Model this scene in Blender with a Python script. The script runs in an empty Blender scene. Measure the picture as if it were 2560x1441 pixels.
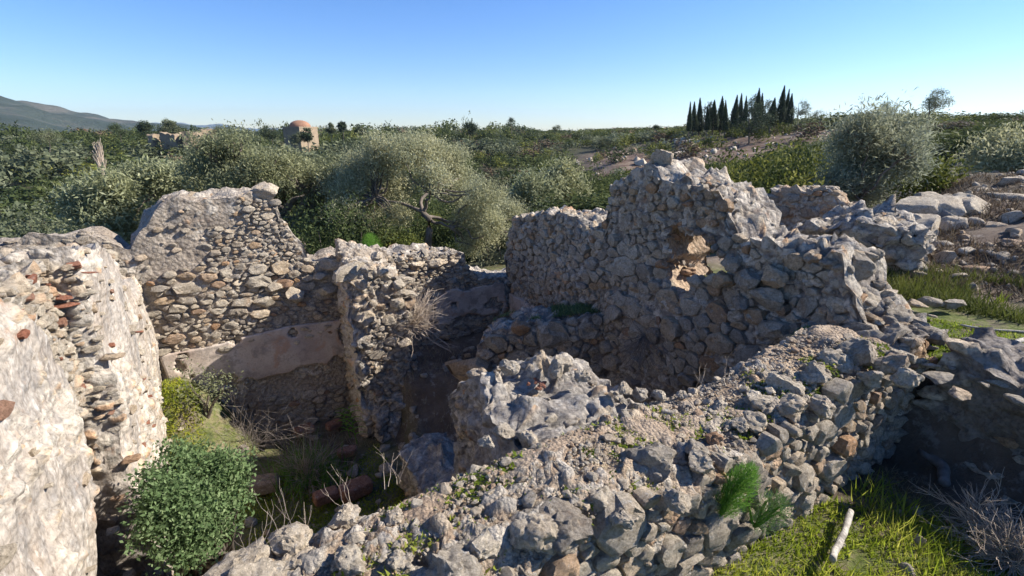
import bpy, math, random
import numpy as np
from mathutils import Vector

# ------------------------------------------------------------------ camera, light, exposure
sc = bpy.context.scene
PITCH = math.radians(18.2)
FPX = 1200.0                                   # focal length in pixels of the 2560 wide photograph
cam = bpy.data.cameras.new('camera'); camo = bpy.data.objects.new('camera', cam)
sc.collection.objects.link(camo); sc.camera = camo
cam.sensor_width = 36; cam.lens = 36 * FPX / 2560; cam.clip_start = 0.05; cam.clip_end = 20000
camo.location = (0, 0, 0); camo.rotation_euler = (math.pi / 2 - PITCH, 0, 0)

SUN_DIR = Vector((0.800, 0.115, 0.575)).normalized()      # towards the sun
world = bpy.data.worlds.new('World'); sc.world = world; world.use_nodes = True
wn = world.node_tree
sky = wn.nodes.new('ShaderNodeTexSky'); sky.sky_type = 'NISHITA'; sky.sun_disc = False
sky.sun_elevation = math.asin(SUN_DIR.z)
sky.sun_rotation = math.atan2(SUN_DIR.x, SUN_DIR.y)
sky.altitude = 0; sky.air_density = 1.0; sky.dust_density = 0.0; sky.ozone_density = 2.0
bg = wn.nodes['Background']; bg.inputs['Strength'].default_value = 0.072
tint = wn.nodes.new('ShaderNodeMix'); tint.data_type = 'RGBA'; tint.blend_type = 'MULTIPLY'; tint.inputs[0].default_value = 1
tint.inputs[7].default_value = (.80, .95, 1.30, 1)          # camera white balance of the sky
hs = wn.nodes.new('ShaderNodeHueSaturation'); hs.inputs['Saturation'].default_value = 1.22
wn.links.new(sky.outputs[0], hs.inputs['Color']); wn.links.new(hs.outputs[0], tint.inputs[6]); wn.links.new(tint.outputs[2], bg.inputs['Color'])
sun = bpy.data.lights.new('sun', 'SUN'); sun.energy = 5.0; sun.angle = math.radians(0.5); sun.color = (1.0, 0.94, 0.85)
suno = bpy.data.objects.new('sun', sun); sc.collection.objects.link(suno)
suno.rotation_euler = SUN_DIR.to_track_quat('Z', 'Y').to_euler()
sc.view_settings.view_transform = 'Standard'; sc.view_settings.look = 'None'
sc.view_settings.exposure = 1.0; sc.view_settings.gamma = 1; sc.view_settings.use_curve_mapping = False
sc.render.engine = 'CYCLES'
sc.cycles.max_bounces = 6; sc.cycles.diffuse_bounces = 3; sc.cycles.transparent_max_bounces = 8

rng = np.random.default_rng(7)
random.seed(7)
CP, SP = math.cos(PITCH), math.sin(PITCH)

# ------------------------------------------------------------------ place geometry
U = np.array([.866, .5]); V = np.array([-.5, .866]); O = np.array([-4.14, 5.07])
def W(u, v):                       # plan coordinates of the ruin -> world
    return O + U * u + V * v
def ray(px, py):
    x = (px - 1280) / FPX; y = (720.5 - py) / FPX
    return np.array([x, CP + y * SP, -SP + y * CP])
def at_y(px, py, y):
    d = ray(px, py); return d * (y / d[1])
def at_z(px, py, z):
    d = ray(px, py); return d * (z / d[2])
def at_r(px, py, r):
    d = ray(px, py); return d * (r / math.hypot(d[0], d[1]))
def on_plane(px, py, P0, D):       # ray against a vertical plane -> (s, z)
    d = ray(px, py); a = np.array([[d[0], -D[0]], [d[1], -D[1]]])
    t, s = np.linalg.solve(a, np.array([P0[0], P0[1]]))
    return s, d[2] * t

# ------------------------------------------------------------------ noise
def _hash(ix, iy, iz, seed):
    h = (ix * 374761393 + iy * 668265263 + iz * 2147483647 + seed * 144269504) & 0xffffffff
    h = ((h ^ (h >> 13)) * 1274126177) & 0xffffffff
    h = ((h ^ (h >> 16)) * 2246822519) & 0xffffffff
    return ((h ^ (h >> 15)) & 0xffffff) / float(0xffffff)
def vnoise(P, seed=0):
    P = np.asarray(P, float); F = np.floor(P); f = P - F; f = f * f * (3 - 2 * f)
    I = F.astype(np.int64); x, y, z = I[..., 0], I[..., 1], I[..., 2]
    fx, fy, fz = f[..., 0], f[..., 1], f[..., 2]
    r = 0
    for dx in (0, 1):
        wx = fx if dx else 1 - fx
        for dy in (0, 1):
            wy = fy if dy else 1 - fy
            for dz in (0, 1):
                wz = fz if dz else 1 - fz
                r = r + wx * wy * wz * _hash(x + dx, y + dy, z + dz, seed)
    return r * 2 - 1
def fbm(P, freq=1.0, octaves=3, seed=0, gain=0.5):
    P = np.asarray(P, float) * freq; a = 1.0; r = 0; t = 0
    for k in range(octaves):
        r = r + a * vnoise(P + 17.3 * k, seed + k * 31); t += a; a *= gain; P = P * 2.03
    return r / t
def vfbm(P, freq, octaves, seed):
    return np.stack([fbm(P, freq, octaves, seed + 101 * k) for k in range(3)], -1)
def cells3(P, freq, seed=0):
    P = np.asarray(P, float) * freq; F = np.floor(P).astype(np.int64); f = P - F
    d1 = np.full(len(P), 9.0); d2 = np.full(len(P), 9.0); idc = np.zeros(len(P))
    for dx in (-1, 0, 1):
        for dy in (-1, 0, 1):
            for dz in (-1, 0, 1):
                x, y, z = F[:, 0] + dx, F[:, 1] + dy, F[:, 2] + dz
                h1 = _hash(x, y, z, seed); h2 = _hash(x, y, z, seed + 11); h3 = _hash(x, y, z, seed + 23)
                d = (dx + h1 - f[:, 0]) ** 2 + (dy + h2 - f[:, 1]) ** 2 + (dz + h3 - f[:, 2]) ** 2
                m = d < d1; d2 = np.where(m, d1, np.minimum(d2, d)); idc = np.where(m, (h1 * 7.13 + h2 * 3.7) % 1.0, idc); d1 = np.where(m, d, d1)
    return np.sqrt(d1), np.sqrt(d2), idc
def smooth(a, b, x):
    t = np.clip((x - a) / (b - a), 0, 1); return t * t * (3 - 2 * t)

# ------------------------------------------------------------------ mesh helpers
def mk(name, Vt, F, mat, parent=None, rnd=None, smooth_=True, sharp=None, loc=None, attrs=None, coll=None):
    Vt = np.asarray(Vt, np.float32); F = np.asarray(F, np.int32); k = F.shape[1]
    me = bpy.data.meshes.new(name)
    me.vertices.add(len(Vt)); me.vertices.foreach_set('co', Vt.ravel())
    me.loops.add(F.size); me.loops.foreach_set('vertex_index', F.ravel())
    me.polygons.add(len(F)); me.polygons.foreach_set('loop_start', np.arange(0, F.size, k, dtype=np.int32))
    try: me.polygons.foreach_set('loop_total', np.full(len(F), k, np.int32))
    except Exception: pass
    if rnd is not None:
        a = me.attributes.new('rnd', 'FLOAT', 'POINT'); a.data.foreach_set('value', np.asarray(rnd, np.float32))
    for an, av in (attrs or {}).items():
        a = me.attributes.new(an, 'FLOAT', 'POINT'); a.data.foreach_set('value', np.asarray(av, np.float32))
    me.update(); me.validate()
    me.polygons.foreach_set('use_smooth', np.full(len(me.polygons), bool(smooth_)))
    if sharp is not None: me.set_sharp_from_angle(angle=math.radians(sharp))
    me.materials.append(mat)
    o = bpy.data.objects.new(name, me); sc.collection.objects.link(o)
    if parent is not None: o.parent = parent
    if loc is not None: o.location = loc
    return o
def link_mesh(name, me, parent=None, loc=(0, 0, 0), rot=(0, 0, 0), scl=(1, 1, 1)):
    o = bpy.data.objects.new(name, me); sc.collection.objects.link(o)
    if parent is not None: o.parent = parent
    o.location = loc; o.rotation_euler = rot; o.scale = scl
    return o
def tag(o, label=None, cat=None, group=None, kind=None):
    if label: o['label'] = label
    if cat: o['category'] = cat
    if group: o['group'] = group
    if kind: o['kind'] = kind
    return o
def empty(name, loc, label, cat, group=None):
    o = bpy.data.objects.new(name, None); sc.collection.objects.link(o); o.location = loc; o.empty_display_size = .2
    return tag(o, label, cat, group)
def join(parts):                    # list of (V, F, rnd)
    Vs, Fs, Rs, n = [], [], [], 0
    for v, f, r in parts:
        Vs.append(v); Fs.append(np.asarray(f) + n); Rs.append(r); n += len(v)
    return np.concatenate(Vs), np.concatenate(Fs), np.concatenate(Rs)
def ico(sub):
    t = (1 + 5 ** .5) / 2
    v = [(-1, t, 0), (1, t, 0), (-1, -t, 0), (1, -t, 0), (0, -1, t), (0, 1, t), (0, -1, -t), (0, 1, -t), (t, 0, -1), (t, 0, 1), (-t, 0, -1), (-t, 0, 1)]
    f = [(0, 11, 5), (0, 5, 1), (0, 1, 7), (0, 7, 10), (0, 10, 11), (1, 5, 9), (5, 11, 4), (11, 10, 2), (10, 7, 6), (7, 1, 8), (3, 9, 4), (3, 4, 2), (3, 2, 6), (3, 6, 8), (3, 8, 9), (4, 9, 5), (2, 4, 11), (6, 2, 10), (8, 6, 7), (9, 8, 1)]
    v = [np.array(p, float) / np.linalg.norm(p) for p in v]
    for _ in range(sub):
        c = {}; nf = []
        def mid(a, b):
            k = (min(a, b), max(a, b))
            if k not in c:
                m = v[a] + v[b]; v.append(m / np.linalg.norm(m)); c[k] = len(v) - 1
            return c[k]
        for a, b, d in f:
            x, y, z = mid(a, b), mid(b, d), mid(d, a)
            nf += [(a, x, z), (b, y, x), (d, z, y), (x, y, z)]
        f = nf
    return np.array(v), np.array(f, np.int32)
ICO = [ico(k) for k in range(5)]
def rock_shape(seed, sub=2, cuts=13, rough=.07, flat=(1, .8, .65)):
    r = np.random.default_rng(seed); v, f = ICO[sub]; v = v.copy()
    for _ in range(cuts):
        n = r.normal(size=3); n /= np.linalg.norm(n); d = r.uniform(.50, .80)
        h = v @ n - d; m = h > 0; v[m] -= np.outer(h[m], n) * .97
    v = v * np.array(flat)
    n = v / (np.linalg.norm(v, axis=1, keepdims=True) + 1e-6)
    v = v + n * (fbm(v + seed * 3.1, 2.2, 2, seed) * rough * 1.2)[:, None]
    if sub >= 3: v = v + n * (fbm(v + seed, 3.2, 2, seed + 2) * rough * 1.0 + fbm(v + seed, 8, 3, seed) * rough * .9)[:, None]
    return v, f
def euler_m(a, b, c):
    ca, sa, cb, sb, cc, s_ = math.cos(a), math.sin(a), math.cos(b), math.sin(b), math.cos(c), math.sin(c)
    X = np.array([[1, 0, 0], [0, ca, -sa], [0, sa, ca]]); Y = np.array([[cb, 0, sb], [0, 1, 0], [-sb, 0, cb]]); Z = np.array([[cc, -s_, 0], [s_, cc, 0], [0, 0, 1]])
    return Z @ Y @ X
def tube(pts, rad, n=6, rough=0, seed=0):
    pts = np.asarray(pts, float); rad = np.broadcast_to(rad, (len(pts),)); m = len(pts)
    T = np.gradient(pts, axis=0); T /= np.linalg.norm(T, axis=1, keepdims=True) + 1e-9
    ref = np.array([0, 0, 1.0]) if abs(T[0, 2]) < .9 else np.array([1.0, 0, 0])
    A = np.cross(T, ref); A /= np.linalg.norm(A, axis=1, keepdims=True) + 1e-9; B = np.cross(T, A)
    an = np.arange(n) * 2 * math.pi / n
    V_ = pts[:, None] + rad[:, None, None] * (A[:, None] * np.cos(an)[None, :, None] + B[:, None] * np.sin(an)[None, :, None])
    V_ = V_.reshape(-1, 3)
    if rough: V_ = V_ + vfbm(V_, 6, 2, seed) * rough
    i = np.arange(m - 1)[:, None] * n; j = np.arange(n)[None]; j2 = (j + 1) % n
    q = np.stack([i + j, i + j2, i + n + j2, i + n + j], -1).reshape(-1, 4)
    F = np.concatenate([q[:, [0, 1, 2]], q[:, [0, 2, 3]]])
    return V_, F, np.full(len(V_), .5)

# ------------------------------------------------------------------ materials
def new_mat(name):
    m = bpy.data.materials.new(name); m.use_nodes = True; nt = m.node_tree
    b = nt.nodes['Principled BSDF']; b.inputs['Roughness'].default_value = .9
    b.inputs['Specular IOR Level'].default_value = .2
    return m, nt, b
class NT:
    def __init__(s, nt): s.nt = nt; s.pos = nt.nodes.new('ShaderNodeNewGeometry').outputs['Position']
    def noise(s, scale, detail=4, rough=.55, vec=None, dist=0):
        n = s.nt.nodes.new('ShaderNodeTexNoise'); n.inputs['Scale'].default_value = scale; n.inputs['Detail'].default_value = detail
        n.inputs['Roughness'].default_value = rough; n.inputs['Distortion'].default_value = dist
        s.nt.links.new(vec or s.pos, n.inputs['Vector']); return n.outputs[0]
    def voro(s, scale, vec=None, feature='F1', out=0):
        n = s.nt.nodes.new('ShaderNodeTexVoronoi'); n.feature = feature; n.inputs['Scale'].default_value = scale
        s.nt.links.new(vec or s.pos, n.inputs['Vector']); return n.outputs[out]
    def attr(s, name):
        n = s.nt.nodes.new('ShaderNodeAttribute'); n.attribute_name = name; return n.outputs['Fac']
    def ramp(s, fac, stops, interp='LINEAR'):
        n = s.nt.nodes.new('ShaderNodeValToRGB'); cr = n.color_ramp; cr.interpolation = interp
        while len(cr.elements) < len(stops): cr.elements.new(.5)
        for e, (p, c) in zip(cr.elements, stops):
            e.position = p; e.color = (*c, 1) if len(c) == 3 else c
        s.nt.links.new(fac, n.inputs[0]); return n.outputs[0]
    def mix(s, fac, a, b, mode='MIX'):
        n = s.nt.nodes.new('ShaderNodeMix'); n.data_type = 'RGBA'; n.blend_type = mode
        for sock, val in ((n.inputs[0], fac), (n.inputs[6], a), (n.inputs[7], b)):
            if isinstance(val, (int, float)): sock.default_value = val
            elif isinstance(val, tuple): sock.default_value = (*val, 1)
            else: s.nt.links.new(val, sock)
        return n.outputs[2]
    def math(s, op, a, b=0.0):
        n = s.nt.nodes.new('ShaderNodeMath'); n.operation = op
        for sock, val in zip(n.inputs, (a, b)):
            if isinstance(val, (int, float)): sock.default_value = val
            else: s.nt.links.new(val, sock)
        return n.outputs[0]
    def band(s, fac, a, b):
        return s.ramp(fac, [(a, (0, 0, 0)), (b, (1, 1, 1))])
    def mapping(s, scale):
        n = s.nt.nodes.new('ShaderNodeMapping'); n.inputs['Scale'].default_value = scale
        s.nt.links.new(s.pos, n.inputs['Vector']); return n.outputs[0]
    def bump(s, h, strength, dist, base=None):
        n = s.nt.nodes.new('ShaderNodeBump'); n.inputs['Strength'].default_value = strength; n.inputs['Distance'].default_value = dist
        s.nt.links.new(h, n.inputs['Height'])
        if base is not None: s.nt.links.new(base, n.inputs['Normal'])
        return n.outputs[0]

def stone_mat(name, ramp, lichen=.45, warm=0.0, gain=1.0, bump=1.0):
    m, nt, b = new_mat(name); g = NT(nt)
    r = g.attr('rnd'); col = g.ramp(r, ramp)
    col = g.mix(g.band(g.noise(3.1, 6, .6), .42, .62), col, g.mix(1.0, col, (.86, .83, .8), 'MULTIPLY'))
    col = g.mix(g.math('MULTIPLY', g.band(g.noise(9, 8, .7), .53, .66), lichen), col, (.13, .13, .135))
    col = g.mix(g.math('MULTIPLY', g.band(g.noise(23, 6, .7), .58, .66), .55), col, (.62, .61, .58))
    col = g.mix(g.math('MULTIPLY', g.band(g.noise(4.3, 7, .65, dist=.6), .6, .7), .55), col, (.42, .27, .16))
    col = g.mix(g.math('MULTIPLY', g.band(g.noise(70, 4, .75), .44, .6), .6), col, g.mix(1.0, col, (.58, .56, .54), 'MULTIPLY'))
    col = g.mix(1.0, col, g.ramp(g.noise(36, 6, .75), [(.38, (.66, .65, .64)), (.5, (1, 1, 1)), (.66, (1.2, 1.2, 1.2))]), 'MULTIPLY')
    nt.links.new(col, b.inputs['Base Color'])
    n1 = g.bump(g.noise(24, 10, .78), .95 * bump, .05)
    n2 = g.bump(g.noise(120, 5, .75), .8 * bump, .010, n1)
    nt.links.new(n2, b.inputs['Normal'])
    return m
GREY = [(0, (0.397, 0.346, 0.282)), (.25, (0.529, 0.460, 0.361)), (.5, (0.617, 0.535, 0.414)), (.72, (0.475, 0.416, 0.336)), (.86, (0.607, 0.485, 0.339)), (.95, (0.551, 0.396, 0.248)), (1, (0.507, 0.307, 0.174))]
PALE = [(0, (0.529, 0.460, 0.364)), (.4, (0.662, 0.574, 0.443)), (.7, (0.706, 0.589, 0.439)), (.9, (0.650, 0.515, 0.364)), (1, (0.573, 0.396, 0.257))]
WARM = [(0, (.38, .34, .29)), (.4, (.47, .40, .32)), (.7, (.47, .36, .26)), (1, (.46, .29, .18))]
M_STONE = stone_mat('limestone', GREY)
M_PALE = stone_mat('pale_limestone', PALE, .35)
M_WARM = stone_mat('ochre_stone', WARM, .2)
M_BRICK = stone_mat('red_brick', [(0, (.34, .13, .08)), (.6, (.42, .19, .12)), (1, (.42, .26, .18))], .3)

STN = [(0, (0.318, 0.285, 0.239)), (.3, (0.488, 0.435, 0.359)), (.55, (0.594, 0.520, 0.423)), (.75, (0.424, 0.380, 0.317)), (.9, (0.551, 0.440, 0.313)), (1, (0.498, 0.310, 0.184))]
def mortar_mat(name, c1, c2, c3, lichen=.4, streak=0.0, rust=.3, pebble=24, bump=1.0):
    m, nt, b = new_mat(name); g = NT(nt)
    vec = g.mapping((1, 1, .4)) if streak > .4 else g.pos
    n = g.noise(2.3, 8, .62)
    col = g.ramp(n, [(.35, c1), (.52, c2), (.68, c3)])
    if streak:
        col = g.mix(g.math('MULTIPLY', g.band(g.noise(7, 8, .68, vec=vec), .45, .62), streak), col, (.22, .215, .21))
        col = g.mix(g.math('MULTIPLY', g.band(g.noise(11, 6, .68, vec=vec), .56, .64), .7), col, (.66, .62, .56))
    col = g.mix(g.math('MULTIPLY', g.band(g.noise(6.5, 9, .72), .52, .66), lichen), col, (.15, .148, .145))
    col = g.mix(g.math('MULTIPLY', g.band(g.noise(4.7, 8, .7), .6, .68), rust), col, (.50, .27, .15))
    col = g.mix(g.math('MULTIPLY', g.band(g.voro(pebble), .25, .5), .35), col, g.mix(1.0, col, (.6, .56, .52), 'MULTIPLY'))
    col = g.mix(1.0, col, g.ramp(g.noise(30, 7, .78, vec=vec), [(.38, (.62, .61, .60)), (.5, (1, 1, 1)), (.66, (1.18, 1.18, 1.18))]), 'MULTIPLY')
    stn = g.ramp(g.attr('rnd'), STN)
    stn = g.mix(g.math('MULTIPLY', g.band(g.noise(8, 8, .7), .53, .64), .6), stn, (.12, .118, .115))
    stn = g.mix(1.0, stn, g.ramp(g.noise(30, 7, .78), [(.38, (.6, .59, .58)), (.5, (1, 1, 1)), (.66, (1.2, 1.2, 1.2))]), 'MULTIPLY')
    col = g.mix(g.band(g.attr('cell'), .25, .7), col, stn)
    nt.links.new(col, b.inputs['Base Color'])
    h = g.math('ADD', g.noise(16, 9, .7, vec=vec), g.math('MULTIPLY', g.voro(pebble), -.55))
    n1 = g.bump(h, (.5 if streak > .4 else .95) * bump, .05)
    n2 = g.bump(g.noise(110, 5, .75), .6 * bump, .008, n1)
    nt.links.new(n2, b.inputs['Normal'])
    return m
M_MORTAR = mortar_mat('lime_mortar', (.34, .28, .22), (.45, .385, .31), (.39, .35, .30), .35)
M_MORTAR_D = mortar_mat('shade_dark_mortar', (.22, .185, .15), (.34, .30, .26), (.28, .26, .24), .5)  # darker mortar for shaded walls; shade of recessed joints put into the colour
M_STREAK = mortar_mat('eroded_plaster', (.42, .35, .28), (.51, .45, .38), (.46, .385, .31), .42, streak=.6, rust=.45)
M_EARTH = mortar_mat('gravelly_earth', (.40, .29, .20), (.52, .41, .30), (.48, .42, .34), .12, rust=.28, pebble=60)
M_OCHRE = mortar_mat('ochre_rubble', (.50, .36, .25), (.55, .42, .30), (.46, .39, .32), .15, rust=.4)
M_ROCKY = mortar_mat('lichened_rubble', (.30, .26, .22), (.44, .40, .35), (.36, .34, .315), .75, streak=.3, rust=.25)

def plaster_mat():
    m, nt, b = new_mat('old_plaster'); g = NT(nt)
    col = g.ramp(g.noise(2.0, 7, .6), [(.35, (.40, .31, .25)), (.5, (.50, .41, .335)), (.66, (.54, .47, .40))])
    col = g.mix(g.math('MULTIPLY', g.band(g.noise(5, 8, .7), .50, .60), .75), col, (.24, .20, .17))
    col = g.mix(g.math('MULTIPLY', g.band(g.noise(2.2, 8, .75, dist=.8), .54, .6), .7), col, (.42, .25, .16))
    col = g.mix(g.math('MULTIPLY', g.band(g.noise(40, 6, .75), .5, .62), .5), col, (.30, .26, .22))
    nt.links.new(col, b.inputs['Base Color'])
    nt.links.new(g.bump(g.noise(20, 8, .65), .4, .02), b.inputs['Normal']); return m
M_PLASTER = plaster_mat()

def leaf_mat(name, dark, mid, light, trans=.3, rough=.75, spec=.12):
    m, nt, b = new_mat(name); g = NT(nt)
    col = g.ramp(g.attr('rnd'), [(0, dark), (.5, mid), (1, light)])
    oi = nt.nodes.new('ShaderNodeObjectInfo').outputs['Random']
    col = g.mix(1.0, col, g.ramp(oi, [(0, (.78, .8, .8)), (.5, (1, 1, 1)), (1, (1.18, 1.12, .95))]), 'MULTIPLY')
    col = g.mix(1.0, col, g.ramp(g.noise(.35, 2), [(.3, (.8, .84, .84)), (.7, (1.2, 1.12, 1.0))]), 'MULTIPLY')
    nt.links.new(col, b.inputs['Base Color']); b.inputs['Roughness'].default_value = rough; b.inputs['Specular IOR Level'].default_value = spec
    t = nt.nodes.new('ShaderNodeBsdfTranslucent'); nt.links.new(col, t.inputs['Color'])
    mx = nt.nodes.new('ShaderNodeMixShader'); mx.inputs[0].default_value = trans
    nt.links.new(b.outputs[0], mx.inputs[1]); nt.links.new(t.outputs[0], mx.inputs[2])
    nt.links.new(mx.outputs[0], nt.nodes['Material Output'].inputs['Surface']); return m
L_OLIVE = leaf_mat('olive_leaves', (.18, .195, .10), (.31, .325, .185), (.46, .47, .31), .4, .75, .15)
L_OLIVEW = leaf_mat('silver_olive_leaves', (.21, .225, .145), (.35, .365, .25), (.50, .515, .40), .4, .75, .15)
L_DARK = leaf_mat('maquis_leaves', (.035, .052, .02), (.075, .10, .038), (.15, .17, .065), .35)
L_YEL = leaf_mat('yellowish_maquis_leaves', (.07, .085, .02), (.13, .15, .035), (.21, .22, .065), .3)
L_GREYG = leaf_mat('grey_green_leaves', (.08, .10, .06), (.15, .17, .10), (.24, .26, .17), .3)
L_BROWN = leaf_mat('heath_twigs', (.09, .065, .05), (.15, .115, .085), (.23, .185, .145), .1)
L_BUSH = leaf_mat('bush_leaves', (.12, .19, .08), (.20, .29, .13), (.33, .42, .22), .45)
L_GRASS = leaf_mat('grass_blades', (.12, .18, .018), (.25, .32, .035), (.44, .45, .10), .5)
L_DRYG = leaf_mat('dry_grass', (.20, .15, .09), (.32, .26, .17), (.46, .40, .29), .2)
L_FENNEL = leaf_mat('fennel_fronds', (.09, .20, .03), (.15, .32, .05), (.26, .45, .10), .45)
L_FENNELD = leaf_mat('dark_fennel_fronds', (.06, .12, .05), (.10, .18, .07), (.17, .26, .12), .4)
L_CYP = leaf_mat('cypress_foliage', (.014, .024, .014), (.03, .046, .022), (.06, .08, .035), .12)
L_PINE = leaf_mat('pine_needles', (.035, .055, .03), (.065, .09, .05), (.11, .14, .085), .15)
def plain(name, c, c2=None, rough=.85, sc_=14, streak=False):
    m, nt, b = new_mat(name); g = NT(nt); b.inputs['Roughness'].default_value = rough
    col = g.ramp(g.noise(sc_, 6, .65), [(.35, c), (.65, c2 or tuple(x * .6 for x in c))])
    nt.links.new(col, b.inputs['Base Color']); nt.links.new(g.bump(g.noise(sc_ * 2, 6, .7), .6, .02), b.inputs['Normal']); return m
M_BARK = plain('olive_bark', (.20, .165, .135), (.09, .075, .06), sc_=6)
M_TWIG = plain('dry_twigs', (.56, .47, .37), (.36, .28, .21), sc_=10)
M_GREYTWIG = plain('dead_grey_twigs', (.30, .26, .22), (.18, .15, .13), sc_=10)
M_WOOD = plain('bleached_wood', (.58, .53, .45), (.27, .24, .20), sc_=30)
M_LOG = plain('grey_log_bark', (.26, .24, .22), (.14, .125, .11), sc_=9)
M_MONU = plain('dressed_stone', (.33, .25, .165), (.23, .18, .125), sc_=1.5)
M_DOME = plain('dome_tiles', (.33, .18, .11), (.24, .135, .085), sc_=.9)

def ground_mat():
    m, nt, b = new_mat('ground_soil'); g = NT(nt)
    earth = g.ramp(g.noise(1.3, 9, .7), [(.35, (.06, .045, .034)), (.5, (.13, .10, .075)), (.66, (.24, .19, .145))])
    earth = g.mix(g.math('MULTIPLY', g.band(g.noise(7, 7, .7), .56, .64), .7), earth, (.36, .33, .29))
    heath = g.ramp(g.noise(.5, 9, .7), [(.38, (.08, .05, .038)), (.52, (.15, .10, .07)), (.6, (.22, .17, .125)), (.7, (.09, .085, .04))])
    green = g.ramp(g.noise(5.5, 9, .75), [(.36, (.06, .085, .02)), (.5, (.12, .15, .03)), (.6, (.22, .19, .10)), (.72, (.30, .25, .16))])
    scrub = g.ramp(g.noise(.6, 6), [(.4, (.03, .035, .015)), (.6, (.065, .06, .03))])
    col = g.mix(g.attr('heath'), earth, heath)
    col = g.mix(g.attr('scrub'), col, scrub)
    col = g.mix(g.math('MULTIPLY', g.attr('grass'), g.band(g.noise(2.2, 6, .7), .36, .5)), col, green)
    nt.links.new(col, b.inputs['Base Color'])
    n1 = g.bump(g.noise(9, 9, .7), .9, .06)
    nt.links.new(g.bump(g.noise(60, 5, .7), .6, .012, n1), b.inputs['Normal']); return m
M_GROUND = ground_mat()

# ------------------------------------------------------------------ terrain
AZ = [-180, -75, -48, -30, -15, 0, 15, 25, 35, 44, 60, 80, 180]
RR = [1, 5, 6.5, 8, 10, 12, 20, 35, 60, 100, 160, 250, 600, 4000]
ZT = {
 -180: [-1.6] * 14,
 -75: [-2.5, -3, -3.1, -3.3, -3.5, -3.8, -5, -7, -9, -9, -6, -3, -3, -3],
 -48: [-2.5, -3, -3.3, -3.7, -4.3, -4.8, -6.6, -9.5, -11.5, -10, -7, -3.6, -6, -6],
 -30: [-3, -3, -3.1, -3.4, -3.9, -4.3, -6, -8.6, -10.5, -9, -6, -3.2, -5, -6],
 -15: [-3, -3, -3, -3.0, -3.2, -3.5, -4.8, -7.2, -9, -7.6, -4.8, -2.8, -4, -6],
 0: [-3, -3, -3, -2.8, -2.9, -3.2, -4.5, -6.6, -7.8, -5.8, -3.4, -2.2, -4, -6],
 15: [-2, -2, -2, -2.2, -2.5, -2.7, -3.5, -5.0, -5.2, -2.8, -1.9, -1.4, -4, -6],
 25: [-1.5, -1.6, -1.6, -1.8, -2.0, -2.2, -3.0, -4.2, -3.7, -.9, .2, 0, -3, -6],
 35: [-1.5, -1.5, -1.5, -1.5, -1.6, -1.8, -2.2, -2.7, -2.2, .2, 1.2, .6, -3, -6],
 44: [-1.5, -1.45, -1.4, -1.15, -.85, -.75, -1.0, -.75, 0, .3, .5, .3, -3, -6],
 60: [-1.5, -1.4, -1.25, -.9, -.6, -.45, -.3, .1, .9, 1.2, 1.2, 1, -3, -6],
 80: [-1.5, -1.4, -1.2, -.9, -.6, -.3, 0, .4, 1, 1.2, 1.2, 1, -3, -6],
 180: [-1.6] * 14}
TAB = np.array([ZT[a] for a in AZ], float)
def outer_h(x, y):
    az = np.degrees(np.arctan2(x, y)); lr = np.log(np.clip(np.hypot(x, y), RR[0], RR[-1]))
    A = np.array(AZ, float); L = np.log(np.array(RR, float))
    i = np.clip(np.searchsorted(A, az) - 1, 0, len(A) - 2); j = np.clip(np.searchsorted(L, lr) - 1, 0, len(L) - 2)
    fa = (az - A[i]) / (A[i + 1] - A[i]); fl = (lr - L[j]) / (L[j + 1] - L[j])
    fa = fa * fa * (3 - 2 * fa)
    z = (TAB[i, j] * (1 - fl) + TAB[i, j + 1] * fl) * (1 - fa) + (TAB[i + 1, j] * (1 - fl) + TAB[i + 1, j + 1] * fl) * fa
    return z
def box_mask(u, v, u0, u1, v0, v1, w=.12):
    return smooth(u0 - w, u0 + w, u) * (1 - smooth(u1 - w, u1 + w, u)) * smooth(v0 - w, v0 + w, v) * (1 - smooth(v1 - w, v1 + w, v))
def height(x, y):
    x = np.asarray(x, float); y = np.asarray(y, float)
    u = (x - O[0]) * U[0] + (y - O[1]) * U[1]; v = (x - O[0]) * V[0] + (y - O[1]) * V[1]
    r = np.hypot(x, y); P = np.stack([x, y, 0 * x], -1)
    z = outer_h(x, y)
    z = z + fbm(P, .12, 3, 5) * np.clip((r - 9) * .05, 0, 1.1) + fbm(P, .9, 4, 9) * .07 * np.clip(r - 3, 0, 1) 
    bank = smooth(5, 8, r) * smooth(34, 40, np.degrees(np.arctan2(x, y)))
    z = z + bank * fbm(P, .8, 4, 77) * .22 * (1 - smooth(14, 25, r))
    # platform on the right and around the ruin
    plat = -1.46 + .04 * fbm(P, 1.5, 3, 3)
    m = smooth(4.75, 5.0, u) * (1 - smooth(5.6, 7.5, r))
    z = z * (1 - m) + plat * m
    z = np.where((u < 4.9) & (v < .4) & (r < 9), np.minimum(z, -1.6), z)
    # trench in front of the wall
    tr = -2.08 + .10 * fbm(P, 1.1, 4, 21) + .35 * (1 - smooth(.5, 2.2, u)) - .06 * smooth(4, 4.6, u)
    m = (1 - smooth(4.72, 4.92, u)) * (1 - smooth(-5.2, -5.05, v)) * (1 - smooth(8, 10, r))
    z = z * (1 - m) + tr * m
    # left room
    fl = -3.92 + .09 * fbm(P, 1.3, 4, 31)
    fl = fl + 1.0 * (1 - smooth(.1, .95, np.hypot(u - .1, (v + .15) * 1.0))) + .12 * (1 - smooth(0, .6, u))
    m = box_mask(u, v, -.3, 2.6, -5.1, .3)
    z = z * (1 - m) + fl * m
    # right room, low part and raised part behind the low wall
    fr = -3.85 + .12 * fbm(P, 1.3, 4, 41) + .75 * smooth(-2.2, -1.2, v + (u - 3.5) * .66)
    m = box_mask(u, v, 2.6, 5.0, -5.1, .3)
    z = z * (1 - m) + fr * m
    return z
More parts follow.
